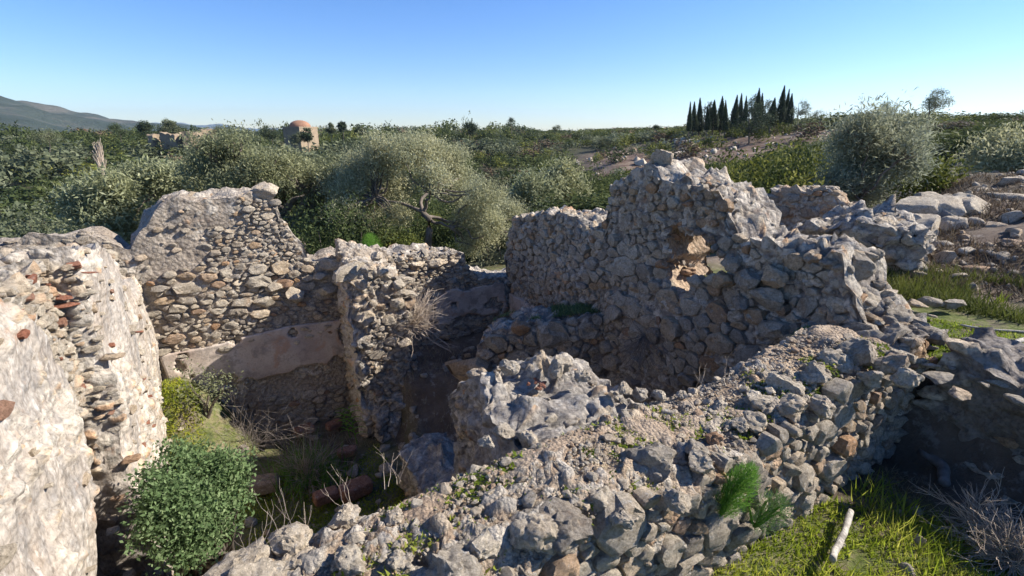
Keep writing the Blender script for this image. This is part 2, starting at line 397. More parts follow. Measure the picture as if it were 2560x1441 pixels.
def axis(lo, hi, step, far, g=1.075):
    a = list(np.arange(lo, hi + 1e-6, step)); s = step
    while a[-1] < far: s *= g; a.append(a[-1] + s)
    s = step; b = [lo]
    while b[-1] > -far: s *= g; b.append(b[-1] - s)
    return np.array(b[:0:-1] + a)
gx = axis(-5, 9, .115, 5000, 1.085); gy = axis(-.5, 9, .115, 5000, 1.085)
X, Y = np.meshgrid(gx, gy); Z = height(X, Y)
nx, ny = len(gx), len(gy)
idx = (np.arange(ny - 1)[:, None] * nx + np.arange(nx - 1)[None]).ravel()
Rg = np.hypot(X, Y); AZg = np.degrees(np.arctan2(X, Y))
Pn = np.stack([X, Y, 0 * X], -1)
ug = (X - O[0]) * U[0] + (Y - O[1]) * U[1]; vg = (X - O[0]) * V[0] + (Y - O[1]) * V[1]
def terrace(x, y):                 # open heath on the slope to the right
    r = np.hypot(x, y); az = np.degrees(np.arctan2(x, y)); P = np.stack([x, y, 0 * x], -1)
    n = fbm(P, .05, 3, 55) * 14
    t = smooth(4, 11, az) * (1 - smooth(36, 39, az)) * smooth(52, 62, r + n) * (1 - smooth(96, 108, r + n * .5))
    t2 = smooth(35, 38, az) * (1 - smooth(25, 30, r + n * .25))
    return np.maximum(t, t2 * .35)
heath = terrace(X, Y)
scrub = smooth(9, 14, Rg) * (1 - heath)
grass = np.maximum.reduce([
    (1 - smooth(4.6, 4.9, ug)) * (1 - smooth(-5.5, -5.3, vg)) * (1 - smooth(4, 4.6, ug) * .9),
    smooth(4.9, 5.1, ug) * (1 - smooth(5.0, 6.2, Rg)),
    box_mask(ug, vg, -.3, 2.6, -5, .2) * (.35 + .45 * smooth(-.2, .2, fbm(Pn, .9, 2, 13))),
    smooth(6.5, 9, Rg) * (1 - smooth(34, 37, AZg)) * .8 * (1 - scrub)]) * (1 - smooth(20, 30, Rg))
ground = mk('ground', np.stack([X, Y, Z], -1).reshape(-1, 3), np.stack([idx, idx + 1, idx + nx + 1, idx + nx], -1), M_GROUND,
            attrs={'heath': heath.ravel(), 'scrub': scrub.ravel(), 'grass': grass.ravel()})
tag(ground, 'uneven ground of soil, grass and scrub around the ruin', None, None, 'structure')
def H(x, y): return float(height(np.array([x]), np.array([y]))[0])

# ------------------------------------------------------------------ masonry
def clip(poly, px, py, nx_, ny_):
    out = []; n = len(poly)
    for i in range(n):
        a = poly[i]; b = poly[(i + 1) % n]
        da = (a[0] - px) * nx_ + (a[1] - py) * ny_; db = (b[0] - px) * nx_ + (b[1] - py) * ny_
        if da <= 0: out.append(a)
        if (da < 0 < db) or (db < 0 < da):
            t = da / (da - db); out.append((a[0] + (b[0] - a[0]) * t, a[1] + (b[1] - a[1]) * t))
    return out
def cells(L, z0, z1, size_fn, rg, aspect=1.7):
    """packed rubble cells on a face: anisotropic power diagram of a rough dart throw"""
    asp = aspect; pts = []; rad = []; grid = {}
    def near(x, y, R):
        g = .25
        for i in range(int((x - R) // g), int((x + R) // g) + 1):
            for j in range(int((y - R) // g), int((y + R) // g) + 1):
                for k in grid.get((i, j), ()): yield k
    area = L * (z1 - z0); tries = 0; fails = 0
    while fails < 260 and len(pts) < 4200:
        x = rg.uniform(-.1, L + .1); z = rg.uniform(z0 - .1, z1 + .1)
        s = size_fn(x, z) * min(1.75, math.exp(rg.normal() * .42))
        if fails > 120: s *= .62
        y = z * asp; ok = True
        for k in near(x, y, s * .5 + .45):
            d = math.hypot(pts[k][0] - x, pts[k][1] - y)
            if d < (rad[k] + s * .5) * .86: ok = False; break
        if ok:
            pts.append((x, y)); rad.append(s * .5); grid.setdefault((int(x // .25), int(y // .25)), []).append(len(pts) - 1); fails = 0
        else: fails += 1
    P = np.array(pts); R = np.array(rad); out = []
    for i in range(len(P)):
        d = np.hypot(P[:, 0] - P[i, 0], P[:, 1] - P[i, 1]); near_ = np.argsort(d)[1:22]
        b = R[i] * 2.2 + .03; x, y = P[i]; ri = R[i]
        poly = [(x + b * c_, y + b * s_) for c_, s_ in ((.92, .38), (.38, .92), (-.38, .92), (-.92, .38), (-.92, -.38), (-.38, -.92), (.38, -.92), (.92, -.38))]
        for k in near_:
            dk = d[k]
            if dk > 4 * ri + .5: break
            nx_, ny_ = (P[k, 0] - x) / dk, (P[k, 1] - y) / dk
            t = dk / 2 + (ri * ri - R[k] ** 2) / (2 * dk)
            poly = clip(poly, x + nx_ * t, y + ny_ * t, nx_, ny_)
            if len(poly) < 3: break
        if len(poly) >= 3:
            q = np.array(poly); q[:, 1] /= asp
            out.append(((x, y / asp), q))
    return out
ANG = np.arange(40)
def ragged(a): return 1 + .17 * np.sin(3 * a + 1) + .10 * np.sin(5 * a + 2.2) + .05 * np.sin(9 * a)
def in_ragged(hole, s_, z_, k=1.0):
    x = (s_ - hole[0]) / hole[2]; y = (z_ - hole[1]) / hole[3]; return np.hypot(x, y) < ragged(np.arctan2(y, x)) * k
def stone_from(poly, n, gap, bulge, rg, depth=.06):
    """a packed stone from its outline: local coordinates a, b, out"""
    c = poly.mean(0); q = poly
    ext = q.max(0) - q.min(0); sz = float(min(ext) + .35 * (max(ext) - min(ext)))
    k = max(.4, 1 - 2 * gap / max(min(ext), .02)); q = c + (q - c) * k
    m = len(q); q = np.concatenate([q * .88 + np.roll(q, -1, 0) * .12, q * .12 + np.roll(q, -1, 0) * .88], 1).reshape(-1, 2)
    e = np.roll(q, -1, 0) - q; l = np.hypot(e[:, 0], e[:, 1]); cum = np.concatenate([[0], np.cumsum(l)])
    t = (np.arange(n) + rg.uniform(0, 1)) / n * cum[-1]; t = np.sort(t % cum[-1])
    i = np.clip(np.searchsorted(cum, t) - 1, 0, len(q) - 1)
    q = q[i] + e[i] * ((t - cum[i]) / (l[i] + 1e-9))[:, None]
    h = .55 * bulge * sz * rg.uniform(.5, 1.4); tilt = rg.normal(size=2) * .16
    rings = []
    for sc_, o in ((1.0, -depth), (1.0, .25 * h), (.93, .8 * h), (.68, 1.0 * h), (.33, 1.0 * h)):
        p = c + (q - c) * sc_; oo = np.full(n, o)
        if o > 0: oo = oo + (p - c) @ tilt * min(1, o / h)
        rings.append(np.column_stack([p, oo]))
    V_ = np.concatenate(rings + [np.array([[c[0], c[1], h]])])
    F = []
    a = np.arange(n); b = (a + 1) % n
    for r in range(4):
        o1, o2 = r * n, (r + 1) * n
        F.append(np.stack([o1 + a, o1 + b, o2 + b], -1)); F.append(np.stack([o1 + a, o2 + b, o2 + a], -1))
    F.append(np.stack([4 * n + a, 4 * n + b, np.full(n, 5 * n)], -1))
    F = np.concatenate(F)
    return V_, F, sz

class Ruin:
    rubble = (.75, 9.0, .032); jag = .10
    def __init__(s, name, loc, label, cat, group=None, disp=(.10, .03), seed=1, mortar=None, stone=None):
        s.e = empty(name, loc, label, cat, group); s.loc = np.array(loc, float); s.seed = seed
        s.disp = disp; s.mortar = mortar or M_MORTAR; s.stone = stone or M_STONE; s.stones = []; s.rg = np.random.default_rng(seed)
    def big(s, P): return vfbm(P, 1.1, 2, s.seed) * s.disp[0]
    def fine(s, P):
        d = s.disp[1]
        if getattr(s, 'streak', False):
            Q = P * np.array([1, 1, .3]); return vfbm(P, 3.2, 2, s.seed + 7) * d * 1.1 + vfbm(P * np.array([1, 1, .15]), 9, 2, s.seed + 8) * d * .55 + vfbm(P, 20, 3, s.seed + 9) * d * .2 - np.maximum(vfbm(P, 5, 3, s.seed + 12) - .25, 0) * d * 3
        return vfbm(P, 5.5, 3, s.seed + 7) * d * 1.5 + vfbm(P, 17, 3, s.seed + 9) * d * .9
    def core(s, P0, D, L, T, top, zb, res=.05, mat=None, name='core', hole=None, side=1, rough=1.0, topfn=None, shear=0, shear0=0, rubble=None):
        """solid wall body: front face on P0 + D*s, body behind it (to the left of D if side=1)"""
        P0 = np.array(P0, float); D = np.array(D, float); B = np.array([-D[1], D[0]]) * side
        top = sorted(top); ts = np.array([t[0] for t in top]); tz = np.array([t[1] for t in top])
        def T_(q): return np.interp(q, ts, tz)
        def pos(sv, q, z): return np.stack([P0[0] + D[0] * sv + B[0] * q, P0[1] + D[1] * sv + B[1] * q, z], -1)
        ns = max(3, int(L / res) + 1); nq = max(3, int(T / res) + 1)
        sv = np.linspace(0, L, ns); qv = np.linspace(0, T, nq); zt = T_(sv)
        nz = max(4, int((tz.max() - zb) / res) + 1)
        def ztop(a, q):
            r = T_(a)
            if topfn is not None: r = r + topfn(a, q)
            if s.jag: r = r + s.jag * fbm(np.stack([np.asarray(a) * 1.0, np.asarray(q) * 1.0, 0 * np.asarray(a) + s.seed], -1), 5.5, 3, s.seed + 80)
            return r
        parts = []
        def grid(fn, n1, n2, drop=None, flip=False):
            a, b = np.meshgrid(np.linspace(0, 1, n1), np.linspace(0, 1, n2), indexing='ij'); p = fn(a, b).reshape(-1, 3)
            i = (np.arange(n1 - 1)[:, None] * n2 + np.arange(n2 - 1)[None]).ravel(); f = np.stack([i, i + n2, i + n2 + 1, i + 1], -1)
            if drop is not None:
                c = p[f].mean(1); f = f[~drop(c)]
            if flip: f = f[:, ::-1]
            parts.append((p, f, np.zeros(len(p))))
        def inhole(c):
            if hole is None: return np.zeros(len(c), bool)
            ss = (c[:, 0] - P0[0]) * D[0] + (c[:, 1] - P0[1]) * D[1]
            return in_ragged(hole, ss, c[:, 2], .97)
        def front(a, b): x = a * L; zt_ = ztop(x, 0 * x); return pos(x, 0 * x, zb + (zt_ - zb) * b)
        def back(a, b): x = a * L; zt_ = ztop(x, 0 * x + T); return pos(x, 0 * x + T, zb + (zt_ - zb) * b)
        def topf(a, b): x = a * L; q = b * T; return pos(x, q, ztop(x, q))
        def cap0(a, b): q = a * T; x = 0 * q; zt_ = ztop(x, q); return pos(x, q, zb + (zt_ - zb) * b)
        def cap1(a, b): q = a * T; x = 0 * q + L; zt_ = ztop(x, q); return pos(x, q, zb + (zt_ - zb) * b)
        dr = inhole if hole else None
        fl = side < 0
        grid(front, ns, nz, dr, fl); grid(back, ns, nz, dr, not fl); grid(topf, ns, nq, None, fl); grid(cap0, nq, nz, None, not fl); grid(cap1, nq, nz, None, fl)
        if hole:
            n = 40; an = np.linspace(0, 2 * math.pi, n)
            a, b = np.meshgrid(an, np.linspace(0, 1, nq), indexing='ij')
            p = pos(hole[0] + hole[2] * np.cos(a) * 1.03 * ragged(a), b * T, hole[1] + hole[3] * np.sin(a) * 1.03 * ragged(a)).reshape(-1, 3)
            i = (np.arange(n - 1)[:, None] * nq + np.arange(nq - 1)[None]).ravel()
            hp = p + s.big(p) + s.fine(p)
            o = mk('breach_lining', hp - s.loc, np.stack([i, i + nq, i + nq + 1, i + 1], -1), M_OCHRE, s.e)
        v, f, r = join(parts)
        if shear:
            ss = (v[:, 0] - P0[0]) * D[0] + (v[:, 1] - P0[1]) * D[1]; ds = shear * np.clip(shear0 - v[:, 2], 0, 2) * np.clip(1 - ss / L, 0, 1)
            v = v.copy(); v[:, 0] += D[0] * ds; v[:, 1] += D[1] * ds
        loc_s = (v[:, 0] - P0[0]) * D[0] + (v[:, 1] - P0[1]) * D[1]; loc_q = (v[:, 0] - P0[0]) * B[0] + (v[:, 1] - P0[1]) * B[1]
        if shear: loc_s = np.clip(loc_s, 0, L)
        zt_ = ztop(loc_s, loc_q); wd = .05
        near = lambda x: np.clip(1 - np.abs(x) / wd, 0, 1)
        N = (near(loc_q) - near(loc_q - T))[:, None] * np.append(-B, 0)[None] + (near(loc_s - L) - near(loc_s))[:, None] * np.append(D, 0)[None] + near(zt_ - v[:, 2])[:, None] * np.array([[0, 0, 1.0]])
        N = N / np.maximum(np.linalg.norm(N, axis=1, keepdims=True), .6)
        cov, fr, amp = rubble or s.rubble
        Q = v * np.array([1, 1, 1.35]); Q = Q + vfbm(v, 7, 2, s.seed + 40) * .035
        a1, a2, cid = cells3(Q, fr, s.seed); e1 = smooth(.03, .30, a2 - a1)
        b1, b2, cid2 = cells3(Q, fr * 2.3, s.seed + 5); e2 = smooth(.03, .3, b2 - b1)
        mk_ = smooth(-.12, .12, fbm(v, 2.6, 3, s.seed + 60) + (cov - .5) * 1.6)
        big_ok = (cid > .38)
        hgt = np.where(big_ok, e1 * (.55 + .9 * cid), e2 * (.25 + .5 * cid2)) * mk_
        pit = np.maximum(fbm(v, 9, 3, s.seed + 70) - .32, 0) * 1.6
        v = v + s.big(v) + s.fine(v) * rough + N * ((hgt - .35 * mk_ - pit * .5) * amp)[:, None]
        sel = np.where(big_ok, e1, e2 * .9) * mk_
        mk(name, v - s.loc, f, mat or s.mortar, s.e, rnd=np.where(big_ok, cid, cid2), attrs={'cell': sel})
    def add(s, V_, F, r, sz, mat=None, name='stone'):
        c = V_.mean(0); s.stones.append((sz / max(.5, np.linalg.norm(c)), V_, F, r, mat or s.stone, name))
    def face(s, P0, D, L, z0, top, size, side=1, keep=None, aspect=1.7, gap=.009, bulge=.36, n=10, mat=None, out0=.0, batter=0, drop=0.0, hole=None, rndrange=None, gapz=.02):
        P0 = np.array(P0, float); D = np.array(D, float); N = -np.array([-D[1], D[0]]) * side
        top = sorted(top); ts = [t[0] for t in top]; tz = [t[1] for t in top]
        sf = size if callable(size) else (lambda x, z: size)
        pend = []
        for (cx, cz), poly in cells(L, z0, max(tz), sf, s.rg, aspect):
            if cx < -.04 or cx > L + .04 or cz > np.interp(cx, ts, tz) - gapz or cz < z0: continue
            if keep is not None and not keep(cx, cz, s.rg): continue
            if s.rg.uniform() < drop: continue
            if hole and in_ragged(hole, cx, cz, 1.03): continue
            V_, F, sz = stone_from(poly, n, gap, bulge, s.rg)
            if sz < .02: continue
            pend.append((V_, F, sz, cx, cz))
        if not pend: return
        C = np.array([[P0[0] + D[0] * p[3], P0[1] + D[1] * p[3], p[4]] for p in pend]); BD = s.big(C) + s.fine(C) * .3
        allv = []
        for (V_, F, sz, cx, cz), c, bd in zip(pend, C, BD):
            o = V_[:, 2] + out0 + s.rg.uniform(-.006, .03)
            w = np.column_stack([P0[0] + D[0] * V_[:, 0] + N[0] * o, P0[1] + D[1] * V_[:, 0] + N[1] * o, V_[:, 1]]) + bd
            allv.append(w)
        cat = np.concatenate(allv); szv = np.concatenate([np.full(len(a), p[2]) for a, p in zip(allv, pend)])
        nz = vfbm(cat, 11, 2, s.seed + 3) * (szv * .13)[:, None] + vfbm(cat, 34, 2, s.seed + 4) * (szv * .07)[:, None]
        cat = cat + nz; k = 0
        for (V_, F, sz, cx, cz), a in zip(pend, allv):
            w = cat[k:k + len(a)]; k += len(a)
            rr = s.rg.uniform() if rndrange is None else s.rg.uniform(*rndrange)
            if side < 0: F = F[:, ::-1]
            m_ = mat(cx, cz, s.rg) if callable(mat) else mat
            s.add(w, F, np.full(len(w), rr), sz, m_)
    def rock(s, p, size, seed=None, sub=2, rot=None, sc_=(1, .8, .6), mat=None, rnd=None, name='stone', cuts=13, rough=.07):
        seed = int(s.rg.integers(1e6)) if seed is None else seed
        V_, F = rock_shape(seed % 997, sub, cuts=cuts, rough=rough, flat=sc_)
        a = rot if rot is not None else (s.rg.normal() * .25, s.rg.normal() * .25, s.rg.uniform(0, 6.3))
        V_ = (V_ * size) @ euler_m(*a).T + np.asarray(p)
        s.add(V_, F, np.full(len(V_), s.rg.uniform() if rnd is None else rnd), size * 2, mat, name)
    def top_rocks(s, P0, D, L, T, top, n, size, side=1, sub=1, sink=.3, mat=None, q=(0, 1)):
        P0 = np.array(P0, float); D = np.array(D, float); B = np.array([-D[1], D[0]]) * side
        top = sorted(top); ts = [t[0] for t in top]; tz = [t[1] for t in top]
        for _ in range(n):
            x = s.rg.uniform(0, L); qq = s.rg.uniform(*q) * T; sz = size * math.exp(s.rg.normal() * .4)
            c = np.array([P0[0] + D[0] * x + B[0] * qq, P0[1] + D[1] * x + B[1] * qq, np.interp(x, ts, tz)])
            sz *= .72; c = c + s.big(c[None])[0]; c[2] += sz * (.15 - sink)
            s.rock(c, sz, sub=sub, mat=mat)
    def finish(s, limit=285):
        s.stones.sort(key=lambda t: -t[0]); rest = {}
        for k, (q, V_, F, r, m, nm) in enumerate(s.stones):
            if k < limit:
                c = V_.mean(0); mk(nm, V_ - c, F, m, s.e, r, sharp=30, loc=c - s.loc)
            else: rest.setdefault(m.name, []).append((V_, F, r))
        for mn, lst in rest.items():
            v, f, r = join(lst); o = mk('stone_infill', v - s.loc, f, bpy.data.materials[mn], s.e, r, sharp=38); o['kind'] = 'stuff'
        s.stones = []

def prof(P0, D, pts, dz=0):
    out = []
    for p in pts:
        a, z = on_plane(p[0], p[1], P0, D); out.append((a, z + dz))
    return sorted(out)
def loc3(p, z): return (float(p[0]), float(p[1]), float(z))
def pebbles(n, fn, smin, smax, mat, name, parent, ploc, seed):
    r = np.random.default_rng(seed); v0, f0 = ICO[0]
    P, nrm = fn(n, r); n = len(P)
    S = (smin + (smax - smin) * r.random(n) ** 4)[:, None, None]
    J = 1 + r.uniform(-.35, .35, (n, 12, 3)); St = 1 + r.uniform(-.3, .3, (n, 1, 3))
    v = v0[None] * J * St * S; v[:, :, 2] *= .7
    a = r.uniform(0, 6.28, n); c, s_ = np.cos(a)[:, None], np.sin(a)[:, None]
    x = v[:, :, 0] * c - v[:, :, 1] * s_; y = v[:, :, 0] * s_ + v[:, :, 1] * c
    v = np.stack([x, y, v[:, :, 2]], -1) + P[:, None]
    F = (f0[None] + (np.arange(n) * 12)[:, None, None]).reshape(-1, 3)
    o = mk(name, v.reshape(-1, 3) - np.asarray(ploc), F, mat, parent, np.repeat(r.random(n), 12), smooth_=False); o['kind'] = 'stuff'
    return o

# ---- back wall of the left room
BP0 = W(-1.5, 0); BD = U
top = prof(BP0, BD, [(100, 600), (178, 592), (215, 585), (250, 592), (300, 618), (326, 632), (330, 640), (338, 585), (352, 560), (395, 505), (440, 492), (520, 492), (600, 492), (615, 488), (660, 492), (682, 505), (690, 545), (712, 560), (728, 585), (765, 618), (772, 650), (800, 648), (822, 640), (850, 640), (880, 640)])
top = [t for t in top if t[0] < 4.2] + [(4.3, top[-1][1])]
bw = Ruin('rubble_wall', loc3(W(.9, 0), -3.9), 'tall grey rubble wall at the back left with a stepped broken top and a plaster band low down', 'wall', 'walls of the ruin', (.10, .022), 11, M_MORTAR)
lcorner = 1.5
bw.rubble = (.45, 11, .02); bw.core(BP0, BD, 4.25, .55, top, -4.2, .04)
def keep_bw(x, z, r):
    u = x - 1.5; n = float(fbm(np.array([x, 0, z]) * 1.0, 1.6, 3, 5))
    if u < .02: return False
    t_ = np.interp(x, [t[0] for t in top], [t[1] for t in top])
    if u < .62 + n * .25 and z > -1.55 and z > -2.3 + 0 * u: return r.uniform() < .10 if (t_ - z) > .12 else False   # rendered patch on the left
    if u < 1.0 and t_ - z < .28 + n * .2: return False
    zl = -2.55 - .05 * u
    if z < zl and z > zl - .80: return r.uniform() < .06
    return True
def size_bw(x, z):
    if z > -1.55: return .10
    if z > -2.15: return .19
    if z > -2.6: return .14
    return .19
def mat_bw(x, z, r):
    return M_WARM if (r.uniform() < (.16 if z < -1.7 else .03)) else (M_PALE if r.uniform() < .45 else M_STONE)
bw.face(BP0 + U * 1.5, BD, 2.15, -3.95, [(t[0] - 1.5, t[1]) for t in top], lambda x, z: size_bw(x + 1.5, z), keep=lambda x, z, r: keep_bw(x + 1.5, z, r), mat=mat_bw, aspect=1.9, n=9)
bw.face(BP0 + U * .35, BD, 1.15, -2.4, [(t[0] - .35, t[1]) for t in top], .17, mat=M_STONE, aspect=1.6)
bw.top_rocks(BP0, BD, 3.7, .45, top, 60, .05, sub=1)
pr_ = on_plane(652, 512, BP0, BD); pp = BP0 + BD * pr_[0]; bw.rock((pp[0], pp[1] + .1, pr_[1] + .09), .20, 5, 3, (0, 0, .4), (1, .8, .8), M_PALE, .6)
for (a_, b_, s_) in ((835, 660, .13), (858, 655, .09), (798, 690, .1), (850, 700, .12), (815, 725, .15), (735, 735, .17), (680, 720, .12), (660, 750, .14)):
    q_ = on_plane(a_, b_, BP0, BD); pp = BP0 + BD * q_[0] + V * -.03; bw.rock((pp[0], pp[1], q_[1]), s_, None, 2, (0, 0, .5), (1, .7, .62), M_PALE, .45)
# the plaster band
def plaster_patch(ru, P0, D, s0, s1, z0, z1, slope, seed, out=.035, mat=None, thr=0.0):
    n1 = int((s1 - s0) / .022); n2 = int((z1 - z0) / .022)
    a, b = np.meshgrid(np.linspace(s0, s1, n1), np.linspace(z0, z1, n2), indexing='ij'); N = np.array([D[1], -D[0]])
    z = b + slope * (a - s0)
    P = np.stack([P0[0] + D[0] * a, P0[1] + D[1] * a, z], -1)
    e = np.minimum(np.minimum(a - s0, s1 - a) * 1.2, np.minimum(b - z0, z1 - b) * 1.6)
    m = (e + fbm(P, 2.6, 4, seed) * .34 - .06 - thr) > 0
    m &= fbm(P, 3.3, 3, seed + 9) < .42
    base = P + ru.big(P); nz = fbm(P, 4, 3, seed + 2) * .012
    F_ = base.copy(); o = out + nz
    F_[..., 0] += N[0] * o; F_[..., 1] += N[1] * o
    K = base.copy(); K[..., 0] += N[0] * -.01; K[..., 1] += N[1] * -.01
    v = np.concatenate([F_.reshape(-1, 3), K.reshape(-1, 3)]); M = n1 * n2
    q = m[:-1, :-1] & m[1:, :-1] & m[1:, 1:] & m[:-1, 1:]
    f = []
    I = lambda i, j: i * n2 + j
    for i, j in np.argwhere(q):
        f.append((I(i, j), I(i + 1, j), I(i + 1, j + 1), I(i, j + 1)))
        for (di, dj, p1, p2) in ((-1, 0, (0, 1), (0, 0)), (1, 0, (1, 0), (1, 1)), (0, -1, (0, 0), (1, 0)), (0, 1, (1, 1), (0, 1))):
            ii, jj = i + di, j + dj
            if not (0 <= ii < n1 - 1 and 0 <= jj < n2 - 1) or not q[ii, jj]:
                A, B = I(i + p1[0], j + p1[1]), I(i + p2[0], j + p2[1]); f.append((B, A, A + M, B + M))
    f = np.array(f); used = np.unique(f); mp = np.full(len(v), -1); mp[used] = np.arange(len(used))
    mk('plaster', v[used] - ru.loc, mp[f], mat or M_PLASTER, ru.e)
plaster_patch(bw, BP0, BD, 1.52, 3.62, -3.15, -2.5, .04, 61, .045, thr=-.08)
bw.finish()

# ---- back wall of the right room
RP0 = W(2.55, 0.05)
top = prof(RP0, BD, [(960, 650), (1005, 650), (1020, 640), (1080, 632), (1130, 630), (1152, 642), (1160, 678), (1190, 690), (1230, 692), (1290, 694)]); top += [(3, top[-1][1])]
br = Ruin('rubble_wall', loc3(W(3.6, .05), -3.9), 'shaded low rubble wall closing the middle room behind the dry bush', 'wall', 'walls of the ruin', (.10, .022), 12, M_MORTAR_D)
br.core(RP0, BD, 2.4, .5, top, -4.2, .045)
br.face(RP0, BD, 2.3, -3.7, top, lambda x, z: .11 if z > -2.3 else .17, keep=lambda x, z, r: not (-2.95 < z < -2.3) or r.uniform() < .15, mat=lambda x, z, r: M_STONE, aspect=2.0)
br.top_rocks(RP0, BD, 1.9, .45, top, 46, .055, sub=1)
for a_, b_, s_ in ((1040, 660, .16), (1100, 655, .2), (1135, 655, .14), (1030, 680, .1)):
    q_ = on_plane(a_, b_, RP0, BD); pp = RP0 + BD * q_[0]; br.rock((pp[0], pp[1], q_[1]), s_, None, 3, (0, 0, .5), (1, .6, .45), M_PALE, .7)
plaster_patch(br, RP0, BD, .9, 2.2, -2.9, -2.35, .0, 71, .04, thr=-.03)
br.finish()

# ---- left wall (three stretches with niches)
LW0 = W(0, 0); LD = -V
lw = Ruin('plastered_wall', loc3(W(-.2, -2.5), -3.9), 'sunlit wall on the left with streaky eroded plaster, a deep niche and red brick fragments', 'wall', 'walls of the ruin', (.055, .03), 23, M_STREAK)
lw.streak = True; lw.rubble = (.50, 8.0, .035)
tC = [(-.1, -1.50), (.6, -1.50), (1.2, -1.46)]
lw.core(LW0, LD, 1.2, .6, tC, -4.2, .028, rough=1.1, side=-1)
tB = [(0, -.98), (.3, -.9), (.6, -.83), (.85, -.80), (1.15, -.76)]
BL0 = W(.06, -1.2)
lw.core(BL0, LD, 1.13, .85, tB, -4.2, .03, rough=.9, side=-1, topfn=lambda a, q: -.34 * np.exp(-((a - .75) ** 2 / .04 + (q - .35) ** 2 / .03)))
tN = [(0, -1.0), (.5, -1.2)]
lw.core(W(-.30, -2.2), LD, .75, .5, tN, -4.2, .035, mat=M_MORTAR, side=-1)
A0 = W(-.02, -2.70)
tA = [(0, -1.58), (.10, -1.40), (.25, -1.16), (.42, -.94), (.62, -.74), (.9, -.6), (2.3, -.5)]
lw.core(W(-.10, -2.15), LD, 1.9, .8, [(0, -.86), (.5, -.84), (.9, -.76), (1.3, -.66), (1.9, -.56)], -1.75, .03, mat=M_MORTAR, rough=1.3, side=-1, rubble=(1.0, 8.5, .05))
lw.face(W(-.10, -2.15), LD, 1.8, -1.75, [(0, -.86), (.9, -.78), (1.9, -.58)], .12, mat=lambda x, z, r: M_BRICK if r.uniform() < .12 else M_PALE, side=-1, aspect=2.0, keep=lambda x, z, r: r.uniform() < .75)
lw.core(A0, LD, 2.3, .34, tA, -4.2, .027, rough=1.0, side=-1, shear=.42, shear0=-1.35)
# masonry showing in the broken jamb that faces the camera
JD = -U
JP = W(-.62, -2.335)
lw.face(JP, U, .66, -2.0, [(0, -.85), (.7, -.85)], .11, mat=lambda x, z, r: M_BRICK if r.uniform() < .05 else M_PALE, aspect=2.4, keep=lambda x, z, r: r.uniform() < .85)
lw.face(JP, U, .66, -3.8, [(0, -2.0), (.7, -2.0)], .15, mat=lambda x, z, r: M_WARM, aspect=2.2, keep=lambda x, z, r: r.uniform() < .3)
lw.face(LW0, LD, 1.15, -3.4, tC, .13, side=-1, mat=M_PALE, keep=lambda x, z, r: r.uniform() < .10, bulge=.2)
lw.face(BL0, LD, 1.1, -3.6, tB, .10, mat=lambda x, z, r: M_BRICK if r.uniform() < .12 else M_PALE, keep=lambda x, z, r: r.uniform() < .07, bulge=.2, side=-1)
lw.face(A0, LD, 2.2, -3.6, tA, .12, side=-1, mat=lambda x, z, r: M_BRICK if r.uniform() < .15 else M_PALE, keep=lambda x, z, r: r.uniform() < .04, bulge=.16)
lw.top_rocks(BL0, LD, 1.1, .8, tB, 50, .06, side=-1, sub=2, mat=M_PALE)
lw.top_rocks(LW0, LD, 1.1, .5, tC, 18, .04, side=-1, sub=1, mat=M_PALE)
lw.top_rocks(W(-.12, -2.15), LD, 1.8, .7, [(0, -.86), (.5, -.84), (.9, -.76), (1.3, -.66), (1.9, -.56)], 70, .06, side=-1, sub=2, mat=M_PALE, q=(0, 1))
for (a_, b_, w_) in ((150, 745, .16), (160, 765, .2), (225, 682, .1), (345, 830, .07), (130, 740, .13)):   # thin bricks in the broken end
    q_ = on_plane(a_, b_, W(-.6, -2.38), U); pp = W(-.6, -2.38) + U * q_[0]
    lw.rock((pp[0], pp[1], q_[1]), w_ * .5, None, 1, (0, .1, .52), (1, .5, .22), M_BRICK, .5, 'brick', cuts=14, rough=.03)
lw.finish()

# ---- ledge at the foot of the left wall
fl = Ruin('stone_ledge', loc3(W(.3, -4), -3.9), 'pale crumbling ledge at the foot of the left wall beside the green bush', 'ledge', None, (.10, .04), 29, M_MORTAR)
fl.core(W(-.1, -2.45), LD, 2.2, .5, [(0, -3.55), (.5, -3.3), (1.2, -2.9), (2.2, -2.6)], -4.1, .04)
fl.top_rocks(W(-.1, -2.45), LD, 2.1, .4, [(0, -3.55), (.5, -3.3), (1.2, -2.9), (2.2, -2.6)], 30, .05, sub=1, mat=M_PALE)
fl.finish()

# ---- cross wall stub between the rooms (seen on end)
PP0 = W(2.16, -.84)
pt = [(0, -1.62), (.2, -1.60), (.4, -1.70), (.62, -1.78)]
ps = Ruin('cross_wall', loc3(W(2.45, -.4), -3.9), 'broken end of the cross wall in the middle, streaked plaster on its left side, dry bush on its right', 'wall', 'walls of the ruin', (.12, .035), 37, M_MORTAR)
ps.core(PP0, U, .58, .95, pt, -4.1, .026, rough=1.2, topfn=lambda a, q: .16 * smooth(.2, .8, q) + .05 * np.sin(q * 9))
ps.core(W(2.10, -.80), U, .10, .78, [(0, -1.75), (.1, -1.65)], -4.1, .022, mat=M_STREAK, rough=1.4, name='plaster_face')
ps.core(W(2.2, -1.0), U, .85, .95, [(0, -3.45), (.5, -3.3), (.85, -3.5)], -4.1, .035, rough=1.6, name='footing')
ps.face(PP0 + U * .08, U, .50, -2.45, pt, .17, mat=lambda x, z, r: M_PALE if r.uniform() < .5 else M_STONE, aspect=1.25, bulge=.42, drop=.06)
ps.face(PP0 + U * .08, U, .52, -3.5, [(0, -2.45), (1, -2.45)], .14, mat=lambda x, z, r: M_WARM if r.uniform() < .12 else M_PALE, aspect=2.0, bulge=.34, drop=.3)
